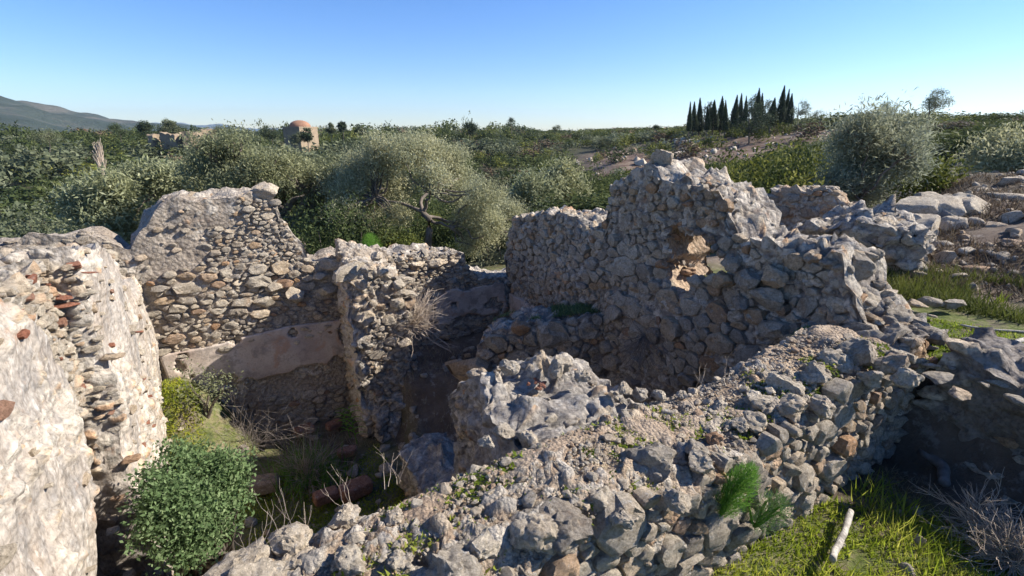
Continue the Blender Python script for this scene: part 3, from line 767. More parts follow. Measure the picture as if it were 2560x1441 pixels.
ps.top_rocks(PP0, U, .55, .9, [(0, -1.56), (.6, -1.66)], 46, .06, sub=2, mat=M_PALE)
for (a_, b_, s_) in ((995, 710, .1), (990, 760, .12), (1010, 860, .1), (955, 680, .08), (1000, 650, .06), (940, 640, .08)):
    p_ = at_y(a_, b_, 5.45); ps.rock(p_, s_, None, 3, None, (1, .85, .8), M_STONE if s_ > .09 else M_PALE, .5)
ps.finish()

# ---- threshold between the stubs
th = Ruin('threshold_block', loc3(W(2.5, -2), -3.9), 'low shaded mortared sill lying in the gap between the cross wall ends', 'sill', None, (.1, .04), 39, M_MORTAR_D)
th.core(W(2.2, -3.4), U, .7, 1.5, [(0, -3.35), (.35, -3.25), (.7, -3.4)], -4.1, .05, rough=1.4)
th.top_rocks(W(2.2, -3.4), U, .7, 1.5, [(0, -3.35), (.7, -3.35)], 26, .05)
th.finish()

# ---- big wall on the right
WP0 = W(4.7, 0.3); WD = -V
WP = [(1262, 700), (1268, 600), (1285, 560), (1300, 545), (1350, 530), (1420, 540), (1470, 556), (1505, 545), (1512, 500), (1518, 468), (1540, 450), (1580, 440), (1596, 425), (1640, 425), (1652, 445), (1665, 462), (1690, 450), (1720, 452), (1765, 462), (1795, 490), (1808, 520), (1828, 545), (1833, 585), (1840, 592), (1900, 612), (1960, 632), (2040, 655), (2080, 672), (2100, 735), (2150, 800), (2220, 850)]
top = prof(WP0, WD, WP)
hs, hz = on_plane(1716, 645, WP0, WD); h0, _ = on_plane(1662, 645, WP0, WD); h1, _ = on_plane(1778, 645, WP0, WD); _, hzt = on_plane(1716, 588, WP0, WD); _, hzb = on_plane(1716, 700, WP0, WD)
HOLE = ((h0 + h1) / 2, (hzt + hzb) / 2, (h1 - h0) / 2 * 1.22, (hzt - hzb) / 2 * 1.3)
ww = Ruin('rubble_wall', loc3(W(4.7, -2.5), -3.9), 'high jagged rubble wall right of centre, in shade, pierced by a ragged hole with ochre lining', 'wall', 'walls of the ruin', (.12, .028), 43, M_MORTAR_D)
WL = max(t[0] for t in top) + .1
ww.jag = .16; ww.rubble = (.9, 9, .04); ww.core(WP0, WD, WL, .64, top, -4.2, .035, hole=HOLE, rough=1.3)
def size_ww(x, z):
    if x > 3.0 and z < -1.35: return .21
    if x > 2.2 and z < -1.2: return .17
    return .105 if z > -1.1 else .125
def keep_ww(x, z, r):
    if x < .9 and z < -2.45: return r.uniform() < .12
    if x > 2.2 and z < -2.5: return r.uniform() < .35
    return r.uniform() < .94
ww.face(WP0, WD, WL - .1, -3.9, top, size_ww, mat=lambda x, z, r: M_WARM if r.uniform() < .06 else M_STONE, aspect=1.25, keep=keep_ww, hole=HOLE, bulge=.32, n=8)
ww.top_rocks(WP0, WD, WL - .5, .5, top, 170, .06, sub=2)
ww.face(WP0 + WD * WL, U, .58, -2.1, [(0, top[-1][1]), (.6, top[-1][1])], .2, aspect=1.3)
ww.top_rocks(WP0 + WD * (WL - 1.0), WD, 1.0, .55, [(a - WL + 1.0, b) for a, b in top if a > WL - 1.3], 60, .11, sub=3)
a_ = math.pi * 2
for k in range(34):
    an = k / 34 * a_; x = HOLE[0] + HOLE[2] * math.cos(an) * 1.12 * ragged(an); z = HOLE[1] + HOLE[3] * math.sin(an) * 1.12 * ragged(an); p_ = WP0 + WD * x
    ww.rock((p_[0], p_[1], z), ww.rg.uniform(.03, .06), None, 2, None, (1, .8, .7), M_WARM if z > HOLE[1] else M_PALE)
for k in range(26):                                   # stones showing in the sunlit thickness of the breach
    q = ww.rg.uniform(.08, .42); z = ww.rg.uniform(HOLE[1] - HOLE[3] * .9, HOLE[1] + HOLE[3] * .9)
    x = HOLE[0] - HOLE[2] * math.sqrt(max(0, 1 - ((z - HOLE[1]) / HOLE[3]) ** 2)) * 1.0; p_ = WP0 + WD * x + U * q
    ww.rock((p_[0], p_[1], z), ww.rg.uniform(.04, .07), None, 2, None, (1, .9, .6), M_WARM)
s_, z_ = on_plane(1620, 415, WP0, WD); p_ = WP0 + WD * s_ + U * .2
ww.rock((p_[0], p_[1], z_ + .06), .18, 77, 3, (0, .1, .3), (1, .85, .75), M_PALE, .75, rough=.1)
for (a_, b_, sz) in ((1560, 745, .15), (1545, 785, .17), (1945, 690, .16), (1840, 660, .12), (1880, 700, .17), (1930, 745, .19), (1950, 820, .17), (1860, 760, .12), (1820, 700, .14), (2060, 840, .17), (1990, 850, .14), (1700, 765, .13), (1660, 660, .1), (1750, 705, .12), (1790, 695, .1), (1640, 800, .16), (2180, 845, .13)):
    q_ = on_plane(a_, b_, WP0, WD); pp = WP0 + WD * q_[0] - U * .05; d_ = math.hypot(*pp)
    ww.rock((pp[0], pp[1], q_[1]), sz * .95, None, 3, (ww.rg.normal() * .2, ww.rg.normal() * .2, -1.0 + ww.rg.normal() * .2), (1, .6, .68), M_STONE)
plaster_patch(ww, WP0, WD, .32, 1.6, -3.25, -2.55, .0, 91, .04, thr=-.04)
ww.finish(290)

# ---- low inner wall
IP0 = W(3.42, -1.55); ID = (W(4.72, -2.45) - IP0); IL = float(np.hypot(*ID)); ID = ID / IL
it = prof(IP0, ID, [(1205, 860), (1218, 840), (1260, 820), (1330, 808), (1400, 800), (1470, 790), (1540, 790)]); it += [(IL + .2, it[-1][1])]
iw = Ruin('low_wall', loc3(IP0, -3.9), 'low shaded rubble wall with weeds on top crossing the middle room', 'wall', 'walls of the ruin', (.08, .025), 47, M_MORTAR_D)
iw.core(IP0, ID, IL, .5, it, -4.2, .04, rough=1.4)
iw.face(IP0, ID, IL, -3.8, it, .24, aspect=1.15, bulge=.4, keep=lambda x, z, r: z > -3.0 or r.uniform() < .35, mat=lambda x, z, r: M_STONE)
iw.top_rocks(IP0, ID, IL, .5, it, 60, .07, sub=2)
iw.finish()

# ---- foreground wall
FP0 = W(-.6, -5.36); FD = U; FT = .56
ft = [(0, -1.9), (1.0, -1.62), (1.5, -1.46), (2.0, -1.42), (2.6, -1.37), (3.2, -1.38), (3.8, -1.40), (4.4, -1.33), (4.9, -1.27), (5.3, -1.33), (5.7, -1.45)]
FTS = [t[0] for t in ft]; FTZ = [t[1] for t in ft]
def ftop(a, q):
    edge = smooth(0, .14, q) * (1 - smooth(FT - .12, FT, q))
    return -.07 * (1 - edge) + .03 * np.sin(a * 3.1) * edge
fw = Ruin('rubble_wall', loc3(W(2, -5.1), -2.1), 'thick foreground wall with gravel, weeds and loose stones on its broad sunlit top', 'wall', 'walls of the ruin', (.05, .026), 53, M_EARTH, M_PALE)
fw.rubble = (.52, 11, .028); fw.jag = .05; fw.core(FP0, FD, 5.6, FT, ft, -4.2, .019, topfn=ftop, rough=1.0)
def fw_surf(x, q):
    z = np.interp(x, FTS, FTZ) + ftop(x, q); p = np.stack([FP0[0] + FD[0] * x - FD[1] * q, FP0[1] + FD[1] * x + FD[0] * q, z], -1)
    return p + fw.big(p)
fw.face(FP0, FD, 5.35, -2.2, ft, lambda x, z: .145 if x < 3.9 else .12, mat=lambda x, z, r: M_WARM if r.uniform() < .04 else M_PALE if r.uniform() < .4 else M_STONE, aspect=1.35, bulge=.36, n=12, gap=.009, out0=.0, gapz=.03)
# edge stones, both edges
for k in range(70):
    x = fw.rg.uniform(.8, 5.3); sz = fw.rg.uniform(.03, .065); nearside = k % 2 == 0
    if nearside: sz *= 1.15
    p_ = fw_surf(np.array(x), np.array(.03 if nearside else FT - .03))
    fw.rock(p_ + np.array([0, 0, -.02]), sz, None, 3 if sz > .05 else 2, None, (1, .75, .6), M_PALE if k % 3 else M_STONE)
big = [(1400, 1300, .155, .05), (1345, 1330, .12, .5), (1620, 1150, .15, .1), (1200, 1360, .10, .35), (1130, 1425, .13, .2), (1500, 1240, .08, .4), (985, 1290, .065, .7), (1065, 1255, .05, .6), (1320, 1090, .10, .55), (1335, 1130, .05, .4), (1480, 1130, .05, .5), (1520, 1105, .05, .6), (1780, 1090, .055, 1), (1755, 1150, .09, .4), (1740, 1120, .08, .2), (1690, 1245, .08, .3), (2150, 875, .17, .1), (2100, 900, .13, .4), (2030, 935, .14, .35), (1960, 960, .12, .5), (1980, 1010, .12, .6), (1900, 1000, .10, .5), (1890, 1050, .09, .4), (1650, 985, .05, .4), (1705, 985, .045, .5), (600, 1410, .13, .5), (730, 1350, .10, .5), (860, 1290, .08, .6), (880, 1400, .09, .4), (740, 1400, .07, .6), (1260, 1075, .07, .3), (1215, 1100, .06, .3), (640, 1438, .12, .5), (1380, 1170, .06, .5), (1280, 1200, .05, .9), (1000, 1400, .06, .4), (1800, 1010, .05, .5), (1850, 1060, .06, .4), (2060, 1010, .09, .4), (1560, 1290, .07, .4), (2230, 900, .12, .4), (2180, 940, .09, .3), (2270, 935, .1, .5)]
for k, (a_, b_, sz, rn) in enumerate(big):
    x0 = 2.0; z_ = -1.42
    for _ in range(3):
        p_ = at_z(a_, b_, z_); xs = float((p_[:2] - FP0) @ FD); z_ = float(np.interp(xs, FTS, FTZ)) + sz * .15
    sz *= .86
    fw.rock(p_ - np.array([0, 0, sz * .18]), sz, 131 + k, 3, (fw.rg.normal() * .2, fw.rg.normal() * .2, fw.rg.uniform(0, 6)), (1, .82, .62), M_WARM if rn >= .9 else (M_STONE if rn < .3 else M_PALE), rn, rough=.13, cuts=8)
for k in range(170):
    x = fw.rg.uniform(.6, 5.2); q = fw.rg.uniform(.02, FT - .02); p_ = fw_surf(np.array(x), np.array(q)); sz = .016 + .03 * fw.rg.random() ** 2
    fw.rock(p_ + np.array([0, 0, sz * .2]), sz, None, 2, None, (1, .8, .6), M_PALE)
def peb(n, r):
    x = r.uniform(.4, 5.3, n); q = r.uniform(0, FT, n); p = fw_surf(x, q); p[:, 2] += .004; return p, None
pebbles(5000, peb, .004, .017, M_PALE, 'gravel', fw.e, fw.loc, 3)
fw.finish(295)

# ---- stub wall running inward from the foreground wall
SP0 = W(2.12, -3.85); SD = -V        # left face, facing -u ; body towards +u
st = [(0, -1.80), (.10, -1.62), (.22, -1.42), (.38, -1.36), (.5, -1.42), (.6, -1.44), (.8, -1.42), (1.1, -1.46)]
sw = Ruin('stub_wall', loc3(W(2.5, -4.4), -3.9), 'craggy lichened rock-like wall stub jutting inward from the foreground wall', 'wall', 'walls of the ruin', (.14, .036), 59, M_ROCKY, M_STONE)
def stf(a, q): return .10 * np.exp(-((a - .42) ** 2 / .03 + (q - .55) ** 2 / .04)) + .08 * np.exp(-((a - .1) ** 2 / .01 + (q - .1) ** 2 / .02)) - .16 * np.exp(-((a - .3) ** 2 / .008 + (q - .3) ** 2 / .02)) - .10 * smooth(.45, .8, q)
# front (left) face of this stub looks to -u, so the body lies to the right of SD mirrored
sw.rubble = (.62, 8.5, .03); sw.jag = .12; sw.core(SP0, SD, 1.1, .86, st, -4.2, .02, side=1, topfn=stf, rough=1.05)
for k, (a_, b_, sz, zz) in enumerate(((1180, 975, .07, -1.62), (1195, 1010, .05, -1.7), (1225, 945, .07, -1.45), (1275, 905, .08, -1.32), (1400, 900, .11, -1.30), (1460, 925, .06, -1.32), (1560, 955, .06, -1.34), (1600, 970, .05, -1.38))):
    sw.rock(at_z(a_, b_ + 14, zz), sz, 300 + k, 3, None, (1, .8, .55), M_STONE if k % 2 else M_PALE, .4, rough=.15, cuts=7)
for _ in range(14): 
    p_ = at_z(1350 + sw.rg.normal() * 12, 962 + sw.rg.normal() * 8, -1.36); sw.rock(p_, .018, None, 1, None, (1, .8, .6), M_BRICK, .4, 'brick')
sw.top_rocks(SP0, SD, 1.1, .7, st, 60, .03, sub=2)
sw.finish()

# ---- retaining wall on the right
KP0 = W(4.74, -5.40); KD = -V
kt = [(0, -1.36), (.4, -1.42), (1.2, -1.44), (2.6, -1.46)]
kw = Ruin('retaining_wall', loc3(W(4.8, -6.3), -2.1), 'shaded mortared retaining wall at the right edge with flat slabs along its top', 'wall', 'walls of the ruin', (.14, .035), 67, M_MORTAR_D, M_PALE)
kw.rubble = (.35, 5, .05); kw.core(KP0, KD, 2.6, .6, kt, -2.5, .03, rough=1.2)
kw.face(KP0, KD, 2.5, -2.1, kt, .22, aspect=1.4, bulge=.14, keep=lambda x, z, r: r.uniform() < .14, mat=M_STONE)
for k, (a_, b_, sz, fx) in enumerate(((2345, 945, .16, 1), (2400, 985, .14, .9), (2500, 960, .13, .9), (2545, 1000, .15, 1), (2450, 920, .08, 1), (2330, 915, .09, .8), (2290, 820, .10, 1), (2330, 790, .08, 1), (2420, 875, .14, 1), (2370, 850, .1, .9), (2320, 868, .1, .8), (2260, 790, .12, 1), (2475, 895, .08, .9), (2540, 925, .09, 1), (2285, 870, .09, 1), (2240, 840, .1, 1), (2460, 960, .06, 1), (2430, 940, .05, 1), (2380, 920, .06, 1), (2520, 880, .07, 1))):
    kw.rock(at_z(a_, b_, -1.42), sz * .62, 400 + k, 3, (kw.rg.normal() * .1, kw.rg.normal() * .1, kw.rg.uniform(0, 6)), (1, .75 * fx, .3), M_PALE if k % 3 else M_STONE, None)
kw.finish()

# ---- stones piled where the big wall drops to the path
jb = Ruin('stone_pile', loc3(W(5.0, -4.6), -1.5), 'row of large loose blocks where the high wall meets the grassy path', 'stone pile', None, (.06, .02), 69, M_MORTAR, M_PALE)
for k, (a_, b_, sz, zz, rn) in enumerate(((2160, 752, .22, -1.18, .4), (2225, 735, .12, -1.15, .7), (2330, 755, .13, -1.38, .3), (2385, 760, .14, -1.38, .25), (2290, 762, .11, -1.38, .8), (2100, 790, .16, -1.32, .3), (2150, 830, .14, -1.42, .3), (2060, 800, .12, -1.4, .3), (2210, 800, .12, -1.4, .7), (2260, 830, .13, -1.42, .5))):
    jb.rock(at_z(a_, b_, zz), sz * (.8), 500 + k, 3, (jb.rg.normal() * .12, jb.rg.normal() * .12, jb.rg.uniform(-.5, .5)), (1, .62, .42), M_PALE if rn > .35 else M_STONE, rn)
jb.finish()

# ---- ruined blocks behind the big wall
aP0 = at_y(1965, 700, 5.6)[:2]; aP1 = at_y(2275, 700, 4.75)[:2]; aD = aP1 - aP0; aL = float(np.hypot(*aD)); aD /= aL
at_ = prof(aP0, aD, [(1960, 640), (1985, 592), (2005, 565), (2050, 556), (2110, 548), (2170, 545), (2185, 566), (2225, 578), (2255, 590), (2275, 600)])
ab = Ruin('ruined_block', loc3(aP0, -1.6), 'massive weathered masonry block behind the right end of the high wall', 'ruin', 'walls of the ruin', (.14, .045), 71, M_ROCKY, M_STONE)
ab.rubble = (.95, 6, .06); ab.core(aP0, aD, aL, .9, at_, -2.4, .035, rough=1.5, topfn=lambda a, q: .05 * np.sin(q * 8))
ab.face(aP0, aD, aL, -1.7, at_, .17, aspect=1.3, bulge=.25, keep=lambda x, z, r: r.uniform() < .45)
ab.top_rocks(aP0, aD, aL, .8, at_, 60, .09, sub=2)
ab.finish()
cP0 = at_y(1905, 700, 6.9)[:2]; cP1 = at_y(2115, 700, 6.4)[:2]; cD = cP1 - cP0; cL = float(np.hypot(*cD)); cD /= cL
ct = prof(cP0, cD, [(1905, 570), (1915, 500), (1930, 488), (2000, 484), (2090, 488), (2108, 520), (2118, 540)])
cb = Ruin('ruined_block', loc3(cP0, -1.8), 'squat flat-topped masonry stump with ochre rubble below, left of the grey olive', 'ruin', 'walls of the ruin', (.14, .045), 73, M_OCHRE, M_STONE)
cb.rubble = (.7, 7, .04); cb.core(cP0, cD, cL, .8, ct, -2.6, .04, rough=1.3)
cb.face(cP0, cD, cL, -2.2, ct, .16, aspect=1.5, bulge=.3, mat=lambda x, z, r: M_STONE if z > -1.1 else M_WARM, keep=lambda x, z, r: z > -1.15 or r.uniform() < .3)
cb.top_rocks(cP0, cD, cL, .7, ct, 50, .09, sub=2)
cb.finish()

# ------------------------------------------------------------------ loose rocks and slope outcrops
def rock_obj(name, label, cat, p, size, sc_=(1, .8, .6), seed=1, sub=3, mat=None, rot=None, rnd=.5, group=None, rough=.07):
    V_, F = rock_shape(seed, sub, flat=sc_, rough=rough); R_ = euler_m(*(rot or (0, 0, seed * 1.3)))
    V_ = (V_ * size) @ R_.T
    o = mk(name, V_, F, mat or M_STONE, None, np.full(len(V_), rnd), sharp=40, loc=[float(q) for q in p]); return tag(o, label, cat, group)
def on_ground(px, py, r0=2.0, r1=400.0):
    d = ray(px, py); prev = r0
    h = math.hypot(d[0], d[1]); r = r0
    while r < r1:
        x, y, z = d * (r / h)
        if z <= H(x, y):
            a, b = prev, r
            for _ in range(12):
                m = (a + b) / 2; x, y, z = d * (m / h)
                if z <= H(x, y): b = m
                else: a = m
            return d * (b / h)
        prev = r; r *= 1.02
    return d * (r1 / h)
outc = empty('rock_outcrop', at_r(2330, 560, 8.3), 'pale cracked limestone ledge on the brown bank behind the young olive', 'outcrop')
oc = Ruin.__new__(Ruin); oc.e = outc; oc.loc = np.array(outc.location); oc.seed = 81; oc.stones = []; oc.rg = np.random.default_rng(81); oc.stone = M_PALE
for k, (a_, b_, r_, sz, sx) in enumerate(((2285, 505, 8.6, .42, .8), (2350, 500, 8.8, .46, .9), (2420, 490, 9.1, .42, .7), (2300, 555, 8.0, .42, 1), (2380, 540, 8.4, .36, .8), (2330, 480, 9.2, .35, .6), (2270, 545, 8.0, .28, 1), (2440, 520, 9.0, .3, .6), (2500, 470, 10, .34, .5), (2270, 590, 7.6, .24, .6), (2350, 605, 7.4, .26, .5), (2420, 590, 7.8, .28, .5), (2490, 545, 8.4, .26, .5), (2540, 590, 7.6, .22, .5), (2440, 655, 6.8, .17, .6), (2540, 520, 9, .25, .5))):
    oc.rock(at_r(a_, b_ + 22, r_), sz * .95, 600 + k, 3, (0, 0, .5 + k * .2), (1, .7, .62 * sx), M_PALE, .3 + .05 * k, rough=.05)
oc.finish()
slope_rocks = [(2400, 560, .45, 'long flat rock shelf below the cracked ledge on the bank'), (2420, 625, .30, 'rounded boulder low on the brown bank beside the path'), (2320, 600, .28, 'slanting grey rock in the hollow under the ledge'), (2530, 640, .12, 'small pale stone near the right edge of the bank'), (2490, 630, .16, 'squat stone lying just left of the small pale one on the bank'), (2480, 560, .22, 'half buried rock in the middle of the brown bank'), (2350, 650, .20, 'flat rock at the foot of the bank by the green weeds')]
for k, (a_, b_, sz, lb) in enumerate(slope_rocks):
    p_ = on_ground(a_, b_, 4.5); rock_obj('boulder' if sz > .2 else 'rock', lb, 'boulder' if sz > .2 else 'rock', p_ + np.array([0, 0, -.03]), sz * .6, (1, .6, .42), 700 + k, 3, M_PALE, (0, 0, .3 * k), .4)
def scatter_rocks(n, fn, size, name, label, mat, seed, sub=1):
    r = np.random.default_rng(seed); parts = []
    lib = [rock_shape(seed * 10 + k, sub) for k in range(6)]
    for k in range(n):
        x, y = fn(r); sz = size * math.exp(r.normal() * .5); V_, F = lib[k % 6]
        V_ = (V_ * sz) @ euler_m(r.normal() * .3, r.normal() * .3, r.uniform(0, 6)).T + np.array([x, y, H(x, y) + sz * .1]); parts.append((V_, F, np.full(len(V_), r.random())))
    v, f, c = join(parts); o = mk(name, v, f, mat, None, c, sharp=40); return tag(o, label, None, None, 'stuff')
def bankpt(r):
    a = math.radians(r.uniform(34, 56)); d = r.uniform(6, 17); return d * math.sin(a), d * math.cos(a)
scatter_rocks(700, bankpt, .055, 'scattered_stones', 'small stones strewn over the brown bank', M_PALE, 5)
def trenchpt(r):
    p = W(r.uniform(1.5, 4.6), r.uniform(-7.5, -5.45)); return p[0], p[1]
scatter_rocks(60, trenchpt, .028, 'scattered_stones', 'small stones in the grassy trench', M_PALE, 6)
def roompt(r):
    p = W(r.uniform(.1, 4.6), r.uniform(-4.6, -.1)); return p[0], p[1]
scatter_rocks(220, roompt, .055, 'fallen_rubble', 'rubble on the floor of the rooms', M_STONE, 7)
def terrpt(r):
    while True:
        a = math.radians(r.uniform(3, 52)); d = r.uniform(14, 125); x, y = d * math.sin(a), d * math.cos(a)
        if terrace(np.array([x]), np.array([y]))[0] > .5: return x, y
scatter_rocks(260, terrpt, .28, 'scattered_stones', 'stones on the distant heath', M_PALE, 8)
for k, (a_, b_, sz, lb) in enumerate(((1735, 358, 3.4, 'broad grey rock face on the heath below the cypress row'), (1930, 362, 1.6, 'small pale outcrop right of the pine on the heath'), (1700, 382, 1.8, 'low pale rock on the heath left of the lone pine'), (2160, 375, 1.0, 'pale rock on the heath left of the grey olive'))):
    p_ = on_ground(a_, b_, 12); rock_obj('outcrop', lb, 'outcrop', p_, sz * .8, (1, .5, .22), 740 + k, 3, M_PALE, (0, 0, .1 * k), .45)
# trench items
rock_obj('boulder', 'egg shaped pale boulder lying in the shaded trench', 'boulder', at_z(2455, 1180, -2.02), .14, (1, .62, .6), 761, 3, M_PALE, (0, 0, 1.9), .4)
rock_obj('rock', 'small flat stone in the shaded trench left of the boulder', 'rock', at_z(2385, 1145, -2.10), .06, (1, .7, .4), 762, 2, M_PALE, (0, 0, 1), .5)
rock_obj('rock', 'flat stone at the edge of shade below the boulder in the trench', 'rock', at_z(2520, 1250, -2.08), .08, (1, .6, .4), 763, 2, M_PALE, (0, 0, .3), .5)
def stick(name, label, cat, p0, p1, r0, r1, mat, bend=.03, n=14, seed=0, sides=8, rough=.006):
    p0 = np.array(p0, float); p1 = np.array(p1, float); t = np.linspace(0, 1, n)[:, None]
    P = p0 + (p1 - p0) * t; rr = np.random.default_rng(seed); off = rr.normal(size=3) * bend; P = P + np.sin(t * math.pi) * off + np.sin(t * 7) * off * .25
    v, f, c = tube(P, np.linspace(r0, r1, n), sides, rough, seed)
    k = len(v); v = np.concatenate([v, P[:1], P[-1:]]); ex = [(k, (j + 1) % sides, j) for j in range(sides)] + [(k + 1, (n - 1) * sides + j, (n - 1) * sides + (j + 1) % sides) for j in range(sides)]
    f = np.concatenate([f, np.array(ex)]); o = mk(name, v - p0, f, mat, None, np.full(len(v), .5), loc=[float(q) for q in p0]); return tag(o, label, cat)
stick('branch', 'bleached straight branch lying on the grass in the trench', 'branch', at_z(2078, 1398, -1.99), at_z(2128, 1282, -2.0), .020, .015, M_WOOD, .015, seed=2, n=30, rough=.014)
stick('log', 'dark grey log lying in the shaded trench', 'log', at_z(2305, 1130, -2.05), at_z(2355, 1205, -2.05), .035, .03, M_LOG, .02, seed=3)
stick('branch', 'thick white branch on the grass at the right edge of the photo', 'branch', at_z(2475, 893, -1.40), at_z(2620, 836, -1.40), .009, .022, M_WOOD, .02, seed=4)
stick('branch', 'thin white branch lying across the grassy path', 'branch', at_z(2400, 812, -1.43), at_z(2600, 832, -1.43), .008, .010, M_WOOD, .02, seed=5)
stick('fallen_trunk', 'thick fallen root like trunk slanting down the brown bank under the ledge', 'fallen trunk', on_ground(2290, 600, 5) + np.array([0, 0, .08]), on_ground(2370, 555, 5) + np.array([0, 0, .12]), .10, .09, M_LOG, .08, seed=6, rough=.02, sides=12)
# red blocks on the floor of the left room
for k, (a_, b_, w_, lb) in enumerate(((655, 1212, .20, 'sunlit reddish block beside the green bush in the left room'), (868, 1130, .13, 'reddish block in shade in the middle of the left room floor'), (815, 1240, .15, 'reddish block in shade near the foreground wall, left of its pair'), (890, 1222, .20, 'longer reddish block in shade near the foreground wall'), (760, 1075, .14, 'red block in shade at the foot of the back wall'), (835, 1062, .12, 'small red block in shade at the foot of the back wall, near the niche'))):
    p_ = at_z(a_, b_, -3.78); V_, F = rock_shape(800 + k, 3, cuts=0, rough=.03, flat=(1, 1, 1))
    c_ = np.sign(V_) * np.abs(V_) ** .35 * .8; V_ = c_ * np.array([w_ * 1.1, w_ * .6, w_ * .5]); V_ = V_ @ euler_m(.05, .1, .45 + .1 * k).T
    o = mk('stone_block', V_, F, M_WARM if k == 0 else M_BRICK, None, np.full(len(V_), .75), sharp=40, loc=[float(q) for q in p_]); tag(o, lb, 'block', 'blocks on the room floor')

# ------------------------------------------------------------------ vegetation generators
def leaf_cloud(blobs, nclus, per, leafL, leafW, seed, sig=.12, up=.3, mixn=.9, shell=(.72, 1.05), clumptone=True, quad=True):
    r = np.random.default_rng(seed); B = np.array([b[0] for b in blobs], float); Rd = np.array([np.broadcast_to(b[1], 3) for b in blobs], float)
    pr = (Rd[:, 0] * Rd[:, 2]); pr = pr / pr.sum(); k = r.choice(len(B), nclus, p=pr)
    n = r.normal(size=(nclus, 3)); n[:, 2] += up; n /= np.linalg.norm(n, axis=1, keepdims=True)
    f = r.uniform(*shell, (nclus, 1)); f *= 1 + .13 * fbm(n * 2 + k[:, None] * 3.7, 1.6, 3, seed)[:, None]
    C = B[k] + Rd[k] * n * f
    L = np.repeat(C, per, 0); N = np.repeat(n, per, 0); m = len(L)
    sg = sig * np.repeat(r.uniform(.6, 1.4, nclus), per)[:, None]
    P = L + np.clip(r.normal(size=(m, 3)), -1.6, 1.6) * sg + N * np.minimum(np.abs(r.normal(size=(m, 1))), 1.6) * sg * .8
    nn = N * 1.0 + r.normal(size=(m, 3)) * mixn; nn /= np.linalg.norm(nn, axis=1, keepdims=True) + 1e-9
    d = N * .9 + r.normal(size=(m, 3)) * .8 + np.array([0, 0, .25]); d -= nn * (d * nn).sum(1, keepdims=True); d /= np.linalg.norm(d, axis=1, keepdims=True) + 1e-9
    w = np.cross(nn, d); s = r.uniform(.6, 1.3, (m, 1)); l = d * leafL * s; w = w * leafW * s * .5
    if quad:
        v = np.stack([P, P + l * .5 + w, P + l, P + l * .5 - w], 1).reshape(-1, 3); F = np.arange(m * 4).reshape(-1, 4); kk = 4
    else:
        v = np.stack([P - w, P + w, P + l], 1).reshape(-1, 3); F = np.arange(m * 3).reshape(-1, 3); kk = 3
    tone = np.repeat(r.normal(size=nclus) * .16, per) + r.normal(size=m) * .2 + .45
    return v, F, np.repeat(np.clip(tone, 0, 1), kk)
def limb(p0, p1, r0, r1, seed, n=9, wob=.12):
    r = np.random.default_rng(seed); p0 = np.array(p0, float); p1 = np.array(p1, float); t = np.linspace(0, 1, n)[:, None]; L = np.linalg.norm(p1 - p0)
    P = p0 + (p1 - p0) * t
    for k in (1, 2, 3): P = P + np.sin(t * math.pi * k + r.uniform(0, 6)) * r.normal(size=3) * wob * L / (k * 2.5) * np.sin(t * math.pi) ** .5
    return tube(P, np.linspace(r0, r1, n), 7, r0 * .15, seed)
def tree(name, label, cat, base, fork, blobs, nclus, per, lL, lW, seed, mat, r0=.18, sig=.12, group=None, mixn=.9, shell=(.72, 1.05), extra=0, bark=None):
    e = empty(name, [float(q) for q in base], label, cat, group); b = np.array(base, float); r = np.random.default_rng(seed)
    parts = [limb(b + np.array([0, 0, -.15]), fork, r0, r0 * .62, seed, wob=.16)]
    C = np.array([q[0] for q in blobs]); hubs = [int(np.argmax(np.abs(C - C.mean(0)).sum(1)))]
    for _ in range(min(4, len(C) - 1)): hubs.append(int(np.argmax(np.min([np.linalg.norm(C - C[h], axis=1) for h in hubs], 0))))
    F_ = np.array(fork, float); HP = [F_ + (C[h] - F_) * .55 + np.array([0, 0, .1]) for h in hubs]
    for k, h in enumerate(HP): parts.append(limb(F_, h, r0 * .42, r0 * .2, seed + k * 11, 11, wob=.2))
    for k, (c, R_) in enumerate(blobs):
        c = np.array(c); R3 = np.broadcast_to(R_, 3); h = HP[int(np.argmin([np.linalg.norm(c - q) for q in HP]))]
        parts.append(limb(h, c, r0 * .24, r0 * .07, seed + k * 7, 10, wob=.22))
        for j in range(extra):
            q = c + r.normal(size=3) * R3 * .55; parts.append(limb(c - np.array([0, 0, .3]) * R3[2], q, r0 * .08, r0 * .025, seed + k * 7 + j + 1, 6))
    v, f, c_ = join(parts); mk('trunk', v - b, f, bark or M_BARK, e, c_)
    v, F, c_ = leaf_cloud(blobs, nclus, per, lL, lW, seed, sig, mixn=mixn, shell=shell)
    mk('crown', v - b, F, mat, e, c_, smooth_=False); return e
def blob_px(lst, r, jit, seed, split=5):
    rr = np.random.default_rng(seed); out = []
    for a_, b_, rad in lst:
        rad *= .9; b_ += 20
        d = r + rr.uniform(-jit, jit); c = at_r(a_, b_, d); t_ = np.linalg.norm(c); s = rad * t_ / FPX / math.sqrt(1 + ((a_ - 1280) / FPX) ** 2)
        for _ in range(split):
            o = rr.normal(size=3); o /= np.linalg.norm(o); o[2] = abs(o[2]) * .9 - .15
            out.append((c + o * s * .62, np.array([s, s, s * .8]) * rr.uniform(.38, .62)))
    return out
def gpt(px, r):
    d = ray(px, 600); h = math.hypot(d[0], d[1]); x, y = d[0] * r / h, d[1] * r / h; return np.array([x, y, H(x, y)])

